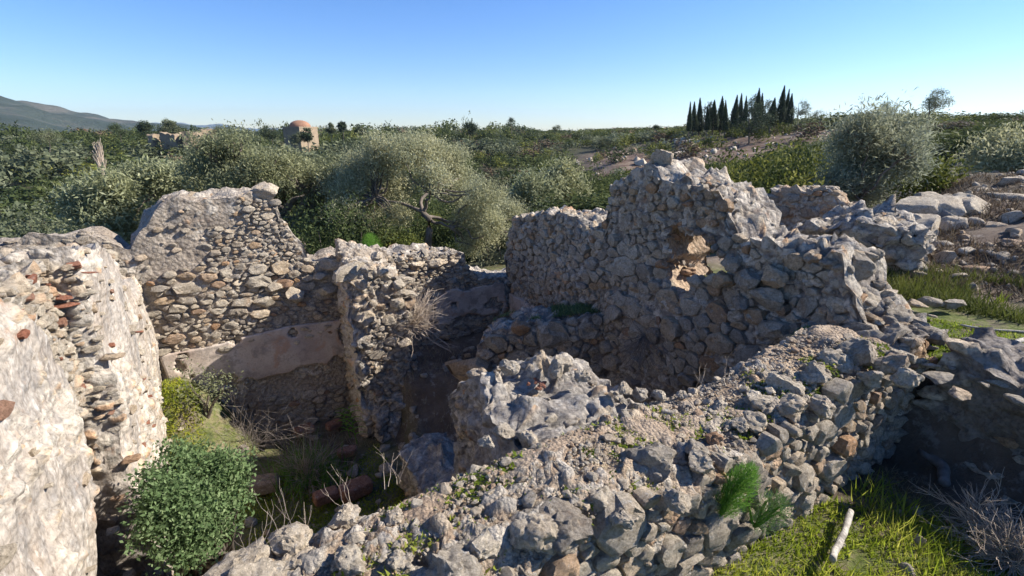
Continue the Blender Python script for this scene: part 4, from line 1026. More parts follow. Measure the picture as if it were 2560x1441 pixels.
# olive trees behind the ruin
bl = blob_px([(960, 400, 70), (1030, 375, 62), (880, 455, 62), (905, 400, 50), (1100, 400, 60), (1190, 520, 58), (1235, 560, 50), (1270, 520, 40), (985, 480, 62), (930, 520, 55), (1235, 630, 42), (1150, 440, 45), (870, 520, 45), (1010, 345, 36), (1070, 355, 34), (1215, 470, 42), (1190, 600, 35), (1080, 440, 50), (1130, 475, 46), (1000, 530, 36), (945, 350, 34), (1290, 580, 28), (1130, 380, 36)], 11.5, 1.2, 1)
tree('olive_tree', 'largest grey-green olive tree, in the middle, with a dark forked trunk showing below its crown', 'tree', gpt(1092, 11), at_r(1058, 535, 10.9), bl, 2300, 46, .062, .018, 21, L_OLIVEW, .11, .09, 'olive trees behind the ruin', extra=1, mixn=.65, shell=(.78, 1.06))
bl = blob_px([(570, 390, 62), (520, 400, 50), (620, 375, 50), (600, 450, 62), (680, 420, 62), (660, 490, 58), (740, 455, 55), (730, 510, 58), (790, 480, 50), (780, 550, 50), (545, 460, 50), (700, 395, 42), (760, 415, 40), (830, 410, 46), (500, 360, 34), (590, 345, 36), (820, 440, 45), (720, 570, 45)], 13.5, 1.5, 2)
tree('olive_tree', 'broad yellowish green olive crown rising behind the tall back left wall', 'tree', gpt(760, 13), at_r(700, 540, 13.3), bl, 2000, 42, .075, .023, 22, L_OLIVE, .2, .11, 'olive trees behind the ruin', extra=1, mixn=.65, shell=(.78, 1.06))
bl = blob_px([(1340, 450, 58), (1400, 465, 62), (1440, 515, 52), (1350, 520, 55), (1400, 430, 40), (1300, 500, 40), (1470, 540, 30)], 16, 1.0, 3)
tree('olive_tree', 'medium olive tree between the largest olive and the high wall', 'tree', gpt(1350, 16), at_r(1350, 540, 16), bl, 700, 36, .12, .038, 23, L_OLIVE, .12, .13, 'olive trees behind the ruin')
bl = blob_px([(2140, 400, 65), (2210, 355, 68), (2100, 450, 45), (2190, 430, 70), (2262, 320, 50), (2170, 320, 40), (2150, 480, 40), (2250, 390, 50), (2205, 290, 22), (2135, 340, 50), (2290, 350, 30), (2180, 268, 14), (2120, 300, 16), (2230, 270, 12)], 10.5, .6, 4, 4)
tree('olive_tree', 'wind-blown silvery young olive behind the flat-topped masonry stump', 'tree', gpt(2140, 10.2), at_r(2150, 500, 10.3), bl, 1500, 24, .085, .017, 24, L_OLIVEW, .06, .10, 'olive trees behind the ruin', mixn=1.1, shell=(.3, 1.25))
bl = blob_px([(350, 450, 55), (300, 480, 55), (270, 540, 60), (410, 440, 40), (220, 500, 40), (310, 560, 50), (250, 590, 40)], 15, 1.2, 5)
tree('olive_tree', 'small olive with pale leaves rising left of the tall back wall', 'tree', gpt(300, 15), at_r(300, 580, 15), bl, 800, 30, .12, .036, 25, L_OLIVE, .1, .16, 'olive trees behind the ruin')
bl = blob_px([(470, 450, 55), (430, 490, 50), (500, 480, 45)], 17, 1.0, 6)
tree('olive_tree', 'olive crown seen just above the left end of the tall back wall', 'tree', gpt(460, 17), at_r(460, 540, 17), bl, 420, 34, .13, .036, 26, L_OLIVE, .1, .17, 'olive trees behind the ruin')
bl = blob_px([(2500, 370, 50), (2550, 390, 55), (2450, 400, 25), (2600, 380, 50)], 17, .8, 7)
tree('olive_tree', 'greyish low olive at the far right edge above the brown bank', 'tree', gpt(2520, 17), at_r(2520, 410, 17), bl, 420, 34, .11, .03, 27, L_OLIVEW, .08, .16, 'olive trees behind the ruin')

# single shrubs just outside the ruin
def shrub(name, label, cat, blobs, n, per, lL, lW, seed, mat, sig=.1, group=None, mixn=.9, base=None, shell=(.72, 1.05)):
    c = np.mean([b[0] for b in blobs], 0); z = min(b[0][2] - np.broadcast_to(b[1], 3)[2] for b in blobs)
    b = np.array([c[0], c[1], z]) if base is None else np.array(base, float); e = empty(name, [float(q) for q in b], label, cat, group)
    parts = [limb(b, np.array(q[0]), .025, .006, seed + k, 7) for k, q in enumerate(blobs)]
    v, f, t = join(parts); mk('stems', v - b, f, M_BARK, e, t)
    v, F, t = leaf_cloud(blobs, n, per, lL, lW, seed, sig, mixn=mixn, shell=shell); mk('foliage', v - b, F, mat, e, t, smooth_=False); return e
gb = at_z(500, 1270, -3.1); bs = []
rr = np.random.default_rng(5)
for (a_, b_, rad) in ((430, 1180, 55), (510, 1175, 60), (585, 1185, 45), (420, 1250, 55), (500, 1240, 70), (580, 1250, 50), (440, 1320, 55), (520, 1320, 60), (470, 1380, 45), (560, 1330, 35), (410, 1290, 40), (545, 1200, 45)):
    c0 = at_r(a_ * .86 + 62, b_ * .96 + 45, 3.55 + (1250 - b_) * .0022); s0 = rad * 4.0 / FPX
    for _ in range(5):
        o = rr.normal(size=3); bs.append((c0 + o / np.linalg.norm(o) * s0 * .6, s0 * rr.uniform(.3, .55)))
shrub('green_bush', 'dense bluish green leafy bush growing on the floor of the left room', 'bush', bs, 1000, 24, .034, .017, 31, L_BUSH, .04, mixn=1.1, shell=(.55, 1.22), base=(gb[0], gb[1], -3.9))
# undergrowth seen beneath the olives: individual shrubs
ug_ = [(60, 585, 24, 1.0, 'G'), (830, 620, 10, .7, 'D'), (880, 600, 12, .8, 'D'), (760, 600, 14, 1.0, 'D'), (950, 610, 15, .8, 'D'), (1000, 625, 14, .6, 'Y'), (1180, 625, 14, .7, 'D'), (1290, 560, 15, .9, 'D'), (1480, 520, 18, 1.3, 'D'), (1500, 480, 22, 1.6, 'D'), (1850, 520, 9.5, .8, 'Y'), (1870, 580, 8.5, .6, 'D'), (1830, 500, 14, .8, 'D'), (1900, 480, 14, .7, 'Y'), (1980, 460, 15, .7, 'Y'), (2060, 480, 14, .6, 'G'), (1860, 480, 11, .8, 'D'), (2290, 480, 12, .5, 'Y'), (1960, 480, 12, .6, 'D'), (1130, 560, 17, 1.2, 'D'), (1000, 570, 17, 1.3, 'D'), (860, 570, 17, 1.3, 'D'), (700, 600, 17, 1.3, 'D')]
MT = {'D': L_DARK, 'Y': L_YEL, 'G': L_GREYG, 'B': L_BROWN}
words_ = {'D': 'dark green', 'Y': 'yellowish green', 'G': 'grey-green'}
where = ['just above the wall top at the left edge', 'under the olives left of the cross wall', 'between the two big olives, low down', 'deep in shade behind the stepped wall', 'left of the dark forked trunk', 'beside the base of the dark forked trunk', 'right of the dark forked trunk', 'left of the high jagged wall', 'just left of the high wall’s peak, low', 'left of the high wall’s peak, higher up', 'right of the high wall’s peak', 'low between the high wall and the stump', 'behind the right shoulder of the high wall', 'upper left of the flat-topped stump', 'above the flat-topped stump', 'between the stump and the young olive', 'close to the right edge of the high wall', 'right of the young olive near the ledge', 'just behind the flat-topped stump', 'in the gap under the largest olive, far', 'left of the largest olive’s trunk, far', 'under the left olive, far', 'behind the stepped top of the tall wall']
for k, (a_, b_, r_, sz, kd) in enumerate(ug_):
    g_ = gpt(a_, r_); c = at_r(a_, b_, r_); c[2] = max(c[2], g_[2] + sz * .4); r2 = np.random.default_rng(900 + k)
    bb = [(c + r2.normal(size=3) * sz * np.array([.5, .5, .3]), sz * r2.uniform(.45, .75)) for _ in range(6)] + [(np.array([c[0], c[1], (c[2] + g_[2]) / 2]), np.array([sz, sz, max(.3, (c[2] - g_[2]) * .5)]))]
    shrub('shrub', '%s shrub %s' % (words_[kd], where[k].replace('’', "'")), 'shrub', bb, int(240 + 150 * sz), 10, .055 + r_ * .0025, .024 + r_ * .0012, 900 + k, MT[kd], .1, 'shrubs around the ruin', base=(g_[0], g_[1], g_[2] - .1))

# shrub prototypes for the hillside
def proto(seed, n, per, lL, lW, tall=.7, sig=.13):
    r = np.random.default_rng(seed); bb = []
    for k in range(7):
        a = r.uniform(0, 6.28); d = r.uniform(0, .55); bb.append((np.array([d * math.cos(a), d * math.sin(a), r.uniform(.25, tall)]), r.uniform(.3, .5)))
    v, f, t = leaf_cloud(bb, n, per, lL, lW, seed, sig, up=.35, quad=False, mixn=.7); return v, f, t
near_meshes = {}
KINDS = {'D': ('dark green maquis shrub', L_DARK), 'Y': ('yellow-green maquis shrub', L_YEL), 'G': ('grey-green wild olive shrub', L_GREYG), 'B': ('leafless brown shrub', L_BROWN)}
for kd in KINDS:
    for j in range(3):
        v, f, t = proto(ord(kd) * 10 + j, 420, 12, .06, .042, sig=.085)
        o = mk('shrub_source', v, f, KINDS[kd][1], None, t, smooth_=False); near_meshes[(kd, j)] = o.data; bpy.data.objects.remove(o)
far_lib = [proto(50 + j, 52, 6, .15, .12, .7, .11) for j in range(6)]
# sample the hillside
cand = []
r = np.random.default_rng(77)
def visible_dir(x, y): return abs(math.degrees(math.atan2(x, y))) < 58 and y > 0
d = 13.0
pts = []
while d < 290:
    step = 1.55 + d * .020; na = int(math.radians(116) * d / step)
    for k in range(na):
        a = math.radians(-58 + 116 * (k + r.uniform(-.4, .4)) / na); dd = d + r.uniform(-.45, .45) * step
        pts.append((dd * math.sin(a), dd * math.cos(a), dd, math.degrees(a), step))
    d += step * 1.0
PX = np.array(pts); hh = height(PX[:, 0], PX[:, 1]); te = terrace(PX[:, 0], PX[:, 1])
kn = fbm(np.stack([PX[:, 0], PX[:, 1], 0 * hh], -1), .035, 3, 88); kn2 = fbm(np.stack([PX[:, 0], PX[:, 1], 0 * hh], -1), .11, 2, 89)
plants = []
for (x, y, dd, az, st_), z, t_, n1, n2 in zip(pts, hh, te, kn, kn2):
    if az < 10 and dd > 26 and r.random() < .44: continue
    if t_ > .5 and r.random() < (.66 if dd > 50 else .93): continue
    if dd < 26 and az > 34: continue
    if dd < (30 if az < -34 else 24) and az < -8: continue
    u_, v_ = (np.array([x, y]) - O) @ U, (np.array([x, y]) - O) @ V
    q = r.random()
    if az < -5: kd = 'D' if q < .62 + n1 else ('G' if q < .88 else ('Y' if q < .96 else 'B'))
    elif az < 18: kd = 'D' if q < .55 + n1 else ('G' if q < .75 else ('Y' if q < .93 else 'B'))
    else: kd = 'Y' if q < .5 + n2 * .5 else ('D' if q < .85 else ('G' if q < .95 else 'B'))
    big_ = 1.0 + (.5 if az < -8 else 0) + (.25 if dd > 40 else 0)
    if az < 8:
        if kd == 'G' and r.random() < .6: big_ *= 1.7
        else: big_ *= .78
    if az > 30 and dd < 40: big_ *= .75
    if kd == 'B': big_ *= .6
    if t_ > .5: big_ *= .5
    s = st_ * .62 * (r.uniform(.6, 1.0) + (.7 if r.random() < .3 else 0)) * (.85 + .35 * big_); hs_ = min(s * r.uniform(.8, 1.25), 3.2 if az < -8 else 2.0) * (1 + .4 * (kd == 'G') * (az < 0))
    ridge = dd > 150
    if 3 < az < 36 and dd < 62: hs_ = min(hs_, 1.4)
    if az >= 36 and dd < 70: hs_ = min(hs_, 1.0)
    if az >= 40 and dd >= 70: hs_ = min(hs_, 1.3)
    if az < 30: hs_ = min(hs_, (1.0 if big_ < 1.8 else 1.6) + dd * (.03 if big_ < 1.8 else .06))
    plants.append((dd, x, y, z, kd, s, hs_ / 1.05 if not ridge else (2.2 + r.exponential(.9) if az < 2 else min(hs_, 1.9 + r.exponential(.5))), r.uniform(0, 6.28), az))
plants.sort(key=lambda p: p[0])
dist_w = lambda dd: 'nearest ' if dd < 20 else 'nearer ' if dd < 27 else 'farther '
reg = lambda az, dd: ('in the wooded valley on the left' if az < -12 else 'on the slope behind the olives' if az < 12 else 'on the slope behind the high wall' if az < 34 else 'on the rise beyond the brown bank')
near_n = 280; far = {}
for k, (dd, x, y, z, kd, s, hs_, a, az) in enumerate(plants):
    if k < near_n:
        o = link_mesh('shrub', near_meshes[(kd, k % 3)], None, (x, y, z - .1), (0, 0, a), (s, s, hs_))
        tag(o, KINDS[kd][0] + ' ' + reg(az, dd), 'shrub', KINDS[kd][0] + 's ' + reg(az, dd))
    else: far.setdefault(kd, []).append((x, y, z, s, hs_, a))
for kd, lst in far.items():
    A = np.array(lst); vs, ts, fs = [], [], []; n0 = 0
    for j in range(6):
        B = A[j::6]; v0, f0, t0 = far_lib[j]; m = len(B)
        if not m: continue
        c, s_ = np.cos(B[:, 5])[:, None], np.sin(B[:, 5])[:, None]
        v = np.stack([(v0[None, :, 0] * c - v0[None, :, 1] * s_) * B[:, 3:4] + B[:, 0:1], (v0[None, :, 0] * s_ + v0[None, :, 1] * c) * B[:, 3:4] + B[:, 1:2], v0[None, :, 2] * B[:, 4:5] + B[:, 2:3] - .1], -1)
        vs.append(v.reshape(-1, 3)); fs.append((f0[None] + (np.arange(m) * len(v0))[:, None, None]).reshape(-1, 3) + n0); n0 += m * len(v0)
        tn = np.clip(t0[None] * .8 + (rng.random((m, 1)) - .4) * .95, 0, 1); ts.append(tn.ravel())
    o = mk('maquis', np.concatenate(vs), np.concatenate(fs), KINDS[kd][1], None, np.concatenate(ts), smooth_=False)
    tag(o, 'mass of %ss covering the far slopes' % KINDS[kd][0], None, None, 'stuff')

# ------------------------------------------------------------------ cypresses, pines and ridge trees
def cypress(px, ptop, pbase, wpx, r_, lean, label, seed):
    b = at_r(px, pbase, r_); t = at_r(px + lean, ptop, r_); h = t[2] - b[2]; w = wpx * np.linalg.norm(b) / FPX * .5
    e = empty('cypress', [float(q) for q in b], label, 'cypress', 'cypresses in the row on the ridge')
    rr = np.random.default_rng(seed); n = 1500; f = rr.random(n) ** .9; a = rr.uniform(0, 6.28, n)
    prof_ = np.clip(.8 + f * 1.6, 0, 1.15) * (1 - f) ** .9 * 1.12 * (1 + .14 * np.sin(a * 3 + f * 9 + seed)); rad = w * prof_ * rr.uniform(.6, 1.14, n) * (1 + .18 * math.sin(seed * 2.7))
    ax = (t - b)[None] * f[:, None]; P = ax + np.stack([rad * np.cos(a), rad * np.sin(a), 0 * a], -1)
    N = np.stack([np.cos(a), np.sin(a), 0 * a], -1); up = np.array([0, 0, 1.0]) + rr.normal(size=(n, 3)) * .15; W_ = np.cross(N, up); W_ /= np.linalg.norm(W_, axis=1, keepdims=True)
    L_ = h * .06; ww_ = (w * .34 * (.35 + .65 * (1 - f)))[:, None]
    v = np.stack([P - W_ * ww_ * .5, P + W_ * ww_ * .5, P + up * L_ + N * .05 * w], 1).reshape(-1, 3)
    mk('crown', v, np.arange(n * 3).reshape(-1, 3), L_CYP, e, np.repeat(rr.random(n), 3), smooth_=False)
    v, f_, c = tube(np.array([[0, 0, -1.5], (t - b) * .5]), [w * .18, w * .08], 6); mk('trunk', v, f_, M_BARK, e, c)
cy = [(1722, 258, 324, 12, 4, 'leftmost and shortest cypress of the ridge row'), (1733, 258, 323, 14, 3, 'second cypress from the left in the ridge row'), (1748, 249, 325, 17, 2, 'third cypress from the left, pointed and standing a little apart'), (1768, 268, 322, 13, 1, 'low cypress in front of the dark pine in the left clump'), (1782, 254, 322, 20, 4, 'broad shaggy cypress in the middle of the left clump'), (1800, 245, 322, 22, 6, 'tallest broad cypress of the left clump'), (1813, 254, 322, 11, 1, 'thin cypress at the right end of the left clump'),
      (1832, 242, 317, 20, 11, 'left leaning cypress starting the middle clump'), (1848, 237, 312, 12, 6, 'narrow cypress second in the middle clump'), (1862, 243, 300, 11, 4, 'short cypress behind the lone pine in the middle clump'), (1890, 225, 305, 17, 8, 'tall cypress with a bent tip right of the lone pine'), (1903, 236, 305, 10, 3, 'thin cypress right beside the bent tip one'),
      (1925, 248, 312, 22, 12, 'stout cypress with a blunt slanting top'), (1946, 219, 310, 17, 15, 'tallest cypress of all, leaning right'), (1959, 227, 309, 15, 14, 'second of the three tall cypresses at the right end'), (1972, 237, 306, 13, 8, 'rightmost cypress of the three tall ones')]
for k, (a_, tp, bs_, w_, ln, lb) in enumerate(cy): cypress(a_, tp, bs_ + 5, w_ * 1.15, 95 + (k % 3) * 3, ln, lb, 1000 + k)
def pine(px, ptop, pbase, wpx, r_, label, seed, mat=None, density=1.0, shape='cone', cat='pine tree', group='single trees on the ridge', name='pine_tree'):
    b = at_r(px, pbase, r_); t = at_r(px, ptop, r_); k = np.linalg.norm(b) / FPX / math.sqrt(1 + ((px - 1280) / FPX) ** 2); h = t[2] - b[2]; w = wpx * k * .5; rr = np.random.default_rng(seed); bb = []
    for i in range(int(16)):
        f = rr.uniform(.3, .97); a = rr.uniform(0, 6.28)
        d = (w * (1.1 - f) * 1.25 if shape == 'cone' else w * (math.sin(min(1, (f - .2) * 1.5) * 2.6)) * .8) * rr.uniform(.35, 1)
        bb.append((b + np.array([d * math.cos(a), d * math.sin(a), h * f]), np.array([w * .33, w * .33, w * .2]) * rr.uniform(.7, 1.1)))
    e = empty(name, [float(q) for q in b], label, cat, group); parts = [limb(b - np.array([0, 0, 1.0]), t - np.array([0, 0, h * .1]), h * .03, h * .008, seed, wob=.04)]
    for i, (c, R_) in enumerate(bb): parts.append(limb(np.array([b[0], b[1], max(b[2] + h * .15, c[2] - h * .1)]), c, h * .010, h * .004, seed + i, 5))
    v, f, c_ = join(parts); mk('trunk', v - b, f, M_BARK, e, c_)
    lk = .085 if shape == 'r' and density > 1.25 and name == 'tree' else .045
    v, F, c_ = leaf_cloud(bb, int(170 * density * (1.3 if lk > .05 else 1)), 12, h * lk, h * lk * .4, seed, w * .085, mixn=1.0, shell=(.3, 1.1)); mk('crown', v - b, F, mat or L_PINE, e, c_, smooth_=False)
pine(1875, 262, 358, 100, 84, 'lone pine in front of the cypress row, its foot on the heath', 61, density=2.0)
pine(1278, 296, 326, 30, 150, 'small dark pine standing alone on the skyline near the centre', 62, density=1.2)
pine(1764, 252, 322, 30, 104, 'dark round pine behind the left clump of cypresses', 63, shape='r')
pine(1880, 238, 310, 48, 106, 'airy pine behind the middle clump of cypresses', 64, shape='r')
pine(1915, 252, 312, 30, 104, 'pale pine half hidden behind the stout cypress', 65, L_GREYG, shape='r')
pine(1998, 252, 306, 44, 92, 'bluish pine right of the tallest cypresses', 66, L_GREYG, 1.3)
pine(2042, 274, 308, 44, 92, 'low bluish pine right of the cypresses, lower than its neighbour', 67, L_GREYG, 1.3)
pine(2328, 228, 300, 66, 60, 'silvery pine on the skyline above the young olive', 68, L_GREYG, 1.8, 'r')
pine(2208, 258, 310, 50, 62, 'wispy pine top showing over the young olive', 69, L_GREYG, 1.2)
for k, (a_, tp, bs_, w_, r_, lb) in enumerate(((368, 306, 345, 40, 150, 'flat-topped tree on the left skyline by the ruins'), (432, 306, 352, 48, 145, 'tall twin-crowned tree between the distant ruins'), (680, 314, 352, 58, 130, 'round brownish tree left of the domed building'), (745, 335, 368, 44, 118, 'round tree in front of the shaded side of the domed building'), (770, 322, 366, 34, 118, 'slender tree before the corner of the domed building'), (828, 310, 345, 24, 140, 'small tree on the skyline right of the domed building'), (858, 308, 345, 26, 140, 'second small tree on the skyline right of the domed building'), (905, 316, 345, 34, 140, 'low tree on the skyline above the large olive'), (1175, 312, 345, 50, 140, 'clump-like tree on the skyline left of the small pine'), (560, 318, 345, 60, 150, 'wide low tree between the ruins and the domed building'), (300, 316, 345, 60, 150, 'round tree on the skyline at the foot of the mountain'), (1390, 316, 330, 26, 150, 'small tree on the skyline right of the small pine'), (1640, 312, 330, 24, 110, 'bushy tree on the skyline left of the cypress row'), (120, 330, 365, 70, 110, 'round tree under the mountain slope'))):
    pine(a_, tp, bs_, w_, r_, lb, 200 + k, L_GREYG if k % 2 else L_PINE, 1.3, 'r', 'tree', 'trees on the skyline', 'tree')
# pale leafless poplar in the valley
pb = at_r(262, 458, 22); e = empty('poplar', [float(q) for q in pb], 'pale leafless columnar poplar standing out in the dark valley on the left', 'poplar')
rr = np.random.default_rng(9); parts = [limb(pb - np.array([0, 0, 2.0]), at_r(244, 362, 22), .05, .01, 5, wob=.02)]
for k in range(150):
    f = rr.uniform(.02, .85); s0 = pb + (at_r(244, 362, 22) - pb) * f; a = rr.uniform(0, 6.28); l = rr.uniform(.3, .75) * (1 - f * .5)
    s1 = s0 + np.array([math.cos(a) * .30 * l, math.sin(a) * .30 * l, l]); parts.append(limb(s0, s1, .012, .006, k, 5, .06))
v, f, c = join(parts); mk('branches', v - pb, f, M_TWIG, e, c)

# ------------------------------------------------------------------ mountain, far hills, buildings far off
def ridge(name, pts, r_, depth, mat, label, seed):
    xs = np.array([p[0] for p in pts], float); zs = np.array([p[1] for p in pts], float); n = 160; m = 24
    a = np.linspace(xs[0], xs[-1], n); ht = np.interp(a, xs, zs); Vv = []
    for j in range(m):
        f = j / (m - 1)
        for i in range(n):
            d = ray(a[i], ht[i]); hr = math.hypot(d[0], d[1]); top_ = d * (r_ / hr)
            dist = r_ - depth * (1 - f) * .5 if f <= 1 else r_; k = (r_ - depth * (1 - f)) / r_
            Vv.append((top_[0] * k, top_[1] * k, -40 + (top_[2] + 40) * (math.sin(f * math.pi / 2) ** .9)))
    Vv = np.array(Vv); nz = fbm(Vv, 1 / (depth * .18), 5, seed) * depth * .035 * np.repeat(np.sin(np.linspace(0, 1, m) * math.pi * .5 + .2), n); nz[-n:] *= .2; Vv[:, 2] += nz
    i = (np.arange(m - 1)[:, None] * n + np.arange(n - 1)[None]).ravel()
    # back slope so the hill is solid
    o = mk(name, Vv, np.stack([i, i + 1, i + n + 1, i + n], -1), mat); tag(o, label, None, None, 'structure')
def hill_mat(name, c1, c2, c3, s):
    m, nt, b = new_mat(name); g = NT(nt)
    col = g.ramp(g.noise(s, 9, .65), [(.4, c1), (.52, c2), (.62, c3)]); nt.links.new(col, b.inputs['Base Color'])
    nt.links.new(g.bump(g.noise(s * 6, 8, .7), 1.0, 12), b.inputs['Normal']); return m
M_MTN = hill_mat('mountain_scrub', (.035, .05, .035), (.05, .065, .05), (.12, .115, .09), .005)
M_FAR = hill_mat('far_hill', (.09, .13, .16), (.11, .15, .18), (.13, .17, .2), .002)  # blue of the distant air is painted into the hill colour
ridge('mountain', [(-900, 90), (-500, 165), (-250, 215), (0, 254), (60, 266), (130, 283), (200, 298), (250, 308), (300, 318), (420, 330), (600, 345)], 1900, 1300, M_MTN, 'grey-green scrub covered mountain sloping down from the left edge', 401)
ridge('far_hills', [(100, 330), (280, 318), (380, 317), (480, 314), (560, 318), (620, 325), (700, 330), (800, 336)], 4200, 1800, M_FAR, 'low hills on the left horizon, tinted haze blue', 402)

def box(p, D, w, d, h, z0):         # closed box, returns quads: p = near left corner, D along the front
    B = np.array([-D[1], D[0]]); c = [p, p + D * w, p + D * w + B * d, p + B * d]
    v = [(*q, z0) for q in c] + [(*q, z0 + h) for q in c]
    return np.array(v), np.array([(0, 1, 5, 4), (1, 2, 6, 5), (2, 3, 7, 6), (3, 0, 4, 7), (4, 5, 6, 7), (3, 2, 1, 0)])
# domed building: corner towards the camera, left side shaded, right side sunlit
rb = 122.0; cn = at_r(752, 352, rb); wl = at_r(706, 320, rb + 3)[:2]; wr = at_r(793, 320, rb + 6)[:2]
dm = empty('domed_building', [float(cn[0]), float(cn[1]), float(cn[2])], 'square stone building with a round reddish dome on the left skyline', 'building')
zt_ = float(at_r(706, 319, rb)[2]); zb_ = float(cn[2]) - 3
c2 = cn[:2]; c4 = wl + (wr - c2); fp = np.array([c2, wr, c4, wl])
v = np.array([(*q, zb_) for q in fp] + [(*q, zt_) for q in fp]); mk('walls', v - np.array(dm.location), np.array([(0, 1, 5, 4), (1, 2, 6, 5), (2, 3, 7, 6), (3, 0, 4, 7), (4, 5, 6, 7)]), M_MONU, dm, smooth_=False)
cc = fp.mean(0); fo = cc + (fp - cc) * 1.03; v = np.array([(*q, zt_ - .12) for q in fo] + [(*q, zt_ + .18) for q in fo]); mk('cornice', v - np.array(dm.location), np.array([(0, 1, 5, 4), (1, 2, 6, 5), (2, 3, 7, 6), (3, 0, 4, 7), (4, 5, 6, 7), (3, 2, 1, 0)]), M_MONU, dm, smooth_=False)
rd = 23 * rb / FPX; hd = float(at_r(750, 301, rb + 5)[2]) - zt_; P = []; n = 28; mm = 10
for j in range(mm + 1):
    f = j / mm * math.pi / 2
    for i in range(n): P.append((cc[0] + rd * math.cos(f) * math.cos(i * 2 * math.pi / n), cc[1] + rd * math.cos(f) * math.sin(i * 2 * math.pi / n), zt_ + .15 + (hd - .15) * math.sin(f)))
F = [(j * n + i, j * n + (i + 1) % n, (j + 1) * n + (i + 1) % n, (j + 1) * n + i) for j in range(mm) for i in range(n)]
mk('dome', np.array(P) - np.array(dm.location), np.array(F), M_DOME, dm)
# distant ruins
def far_ruin(px0, px1, ptop, pb_, r_, label, seed, yaw=.0):
    p0 = at_r(px0, ptop, r_); p1 = at_r(px1, ptop, r_ + yaw); D = p1[:2] - p0[:2]; L = float(np.hypot(*D)); D /= L; zb = float(at_r(px0, pb_, r_)[2]) - 2
    rr = np.random.default_rng(seed); tp = [(L * k / 7, float(p0[2]) - abs(rr.normal()) * .35) for k in range(8)]
    ru = Ruin('distant_ruin', (float(p0[0]), float(p0[1]), zb), label, 'ruin', 'ruins on the left skyline', (.3, .08), seed, M_MONU); ru.jag = 0; ru.core(p0[:2], D, L, 1.5, tp, zb, .35, mat=M_MONU, name='walls', rubble=(0, 1, 0))
far_ruin(378, 396, 334, 345, 138, 'small pale broken wall left of the twin-crowned tree', 501, 1)
far_ruin(398, 436, 332, 352, 137, 'stepped pale ruined wall beneath the twin-crowned tree', 502, -3)
far_ruin(446, 473, 330, 352, 136, 'dark shaded end of the distant ruin right of the twin-crowned tree', 503, -5)
far_ruin(473, 502, 329, 354, 130, 'sunlit wall of the distant ruin facing right', 504, 9)
far_ruin(500, 540, 321, 345, 150, 'highest fragment of the distant ruins, just left of the yellowish olive', 505, 2)

# ------------------------------------------------------------------ grass, weeds, dry plants
def blades(name, label, pts, h, w, mat, seed, spread=.5, parent=None, ploc=(0, 0, 0)):
    r = np.random.default_rng(seed); P = np.asarray(pts, float); n = len(P)
    d = r.normal(size=(n, 3)) * spread + np.array([0, 0, 1.0]); d /= np.linalg.norm(d, axis=1, keepdims=True); hh_ = h * r.uniform(.4, 1.3, (n, 1))
    a = r.uniform(0, 6.28, n); s = np.stack([np.cos(a), np.sin(a), 0 * a], -1) * w * .5
    T_ = P + d * hh_; T_[:, 2] -= hh_[:, 0] * spread * .2
    v = np.stack([P - s, P + s, T_], 1).reshape(-1, 3) - np.asarray(ploc)
    tone = np.clip(.5 + fbm(P, 3, 2, seed) * .5 + r.normal(size=n) * .2, 0, 1)
    o = mk(name, v, np.arange(n * 3).reshape(-1, 3), mat, parent, np.repeat(tone, 3), smooth_=False)
    if parent is None: tag(o, label, None, None, 'stuff')
    else: o['kind'] = 'stuff'
    return o
def bank_pts(n, r):
    a = np.radians(r.uniform(34, 57, n)); d = r.uniform(6, 17, n); x, y = d * np.sin(a), d * np.cos(a); m = fbm(np.stack([x, y, 0 * x], -1), .9, 3, 4) > -.25
    x, y = x[m], y[m]; return np.stack([x, y, height(x, y)], -1)
def region(n, u0, u1, v0, v1, r, thr=-.1, seed=1, extra=None, freq=1.8):
    u = r.uniform(u0, u1, n); v = r.uniform(v0, v1, n); x = O[0] + U[0] * u + V[0] * v; y = O[1] + U[1] * u + V[1] * v
    m = fbm(np.stack([x, y, 0 * x], -1), freq, 3, seed) > thr
    if extra is not None: m &= extra(u, v, x, y)
    x, y = x[m], y[m]; return np.stack([x, y, height(x, y) - .005], -1)
r = np.random.default_rng(11)
trn = lambda u, v, x, y: (u < 4.05 + .25 * np.sin(v * 5)) 
blades('grass', 'bright green grass in the trench beside the foreground wall', region(70000, 1.6, 4.5, -7.6, -5.38, r, -.34, 2, trn), .055, .009, L_GRASS, 1, .7)
blades('dry_grass', 'dry grass mixed into the green of the trench', region(36000, 1.5, 4.6, -7.6, -5.4, r, -.05, 3), .06, .005, L_DRYG, 2, .9)
tf = region(1500, 3.2, 4.2, -6.2, -5.45, r, .15, 4); blades('tall_grass', 'tufts of taller grass at the shade line', tf, .16, .008, L_GRASS, 3, .5)
blades('grass', 'green grass on the path at the right edge', region(90000, 4.9, 8.4, -6.8, -4.2, r, -.35, 5, lambda u, v, x, y: np.hypot(x, y) < 5.0), .035, .010, L_GRASS, 4, .8)
blades('weeds', 'yellow-green weeds at the foot of the brown bank', region(26000, 6.2, 9.5, -6.0, -3.4, r, -.1, 6, lambda u, v, x, y: (np.hypot(x, y) > 4.9) & (np.hypot(x, y) < 6.6)), .17, .012, L_YEL, 5, .6)
blades('weeds', 'bright weeds among the bank foot weeds', region(12000, 6.2, 9.5, -6.0, -3.4, r, .1, 8, lambda u, v, x, y: (np.hypot(x, y) > 4.7) & (np.hypot(x, y) < 6.0)), .12, .012, L_GRASS, 6, .7)
blades('grass', 'lush green ground cover on the sunlit floor of the left room', region(52000, -.1, 2.2, -3.4, -.1, r, -.3, 7, lambda u, v, x, y: (v < -1.0) | (u < .35)), .05, .016, L_GRASS, 7, .9)
blades('dry_grass', 'dead brown stems on the room floors', region(16000, .0, 4.6, -4.6, -.1, r, .0, 9), .16, .006, L_DRYG, 8, .9)
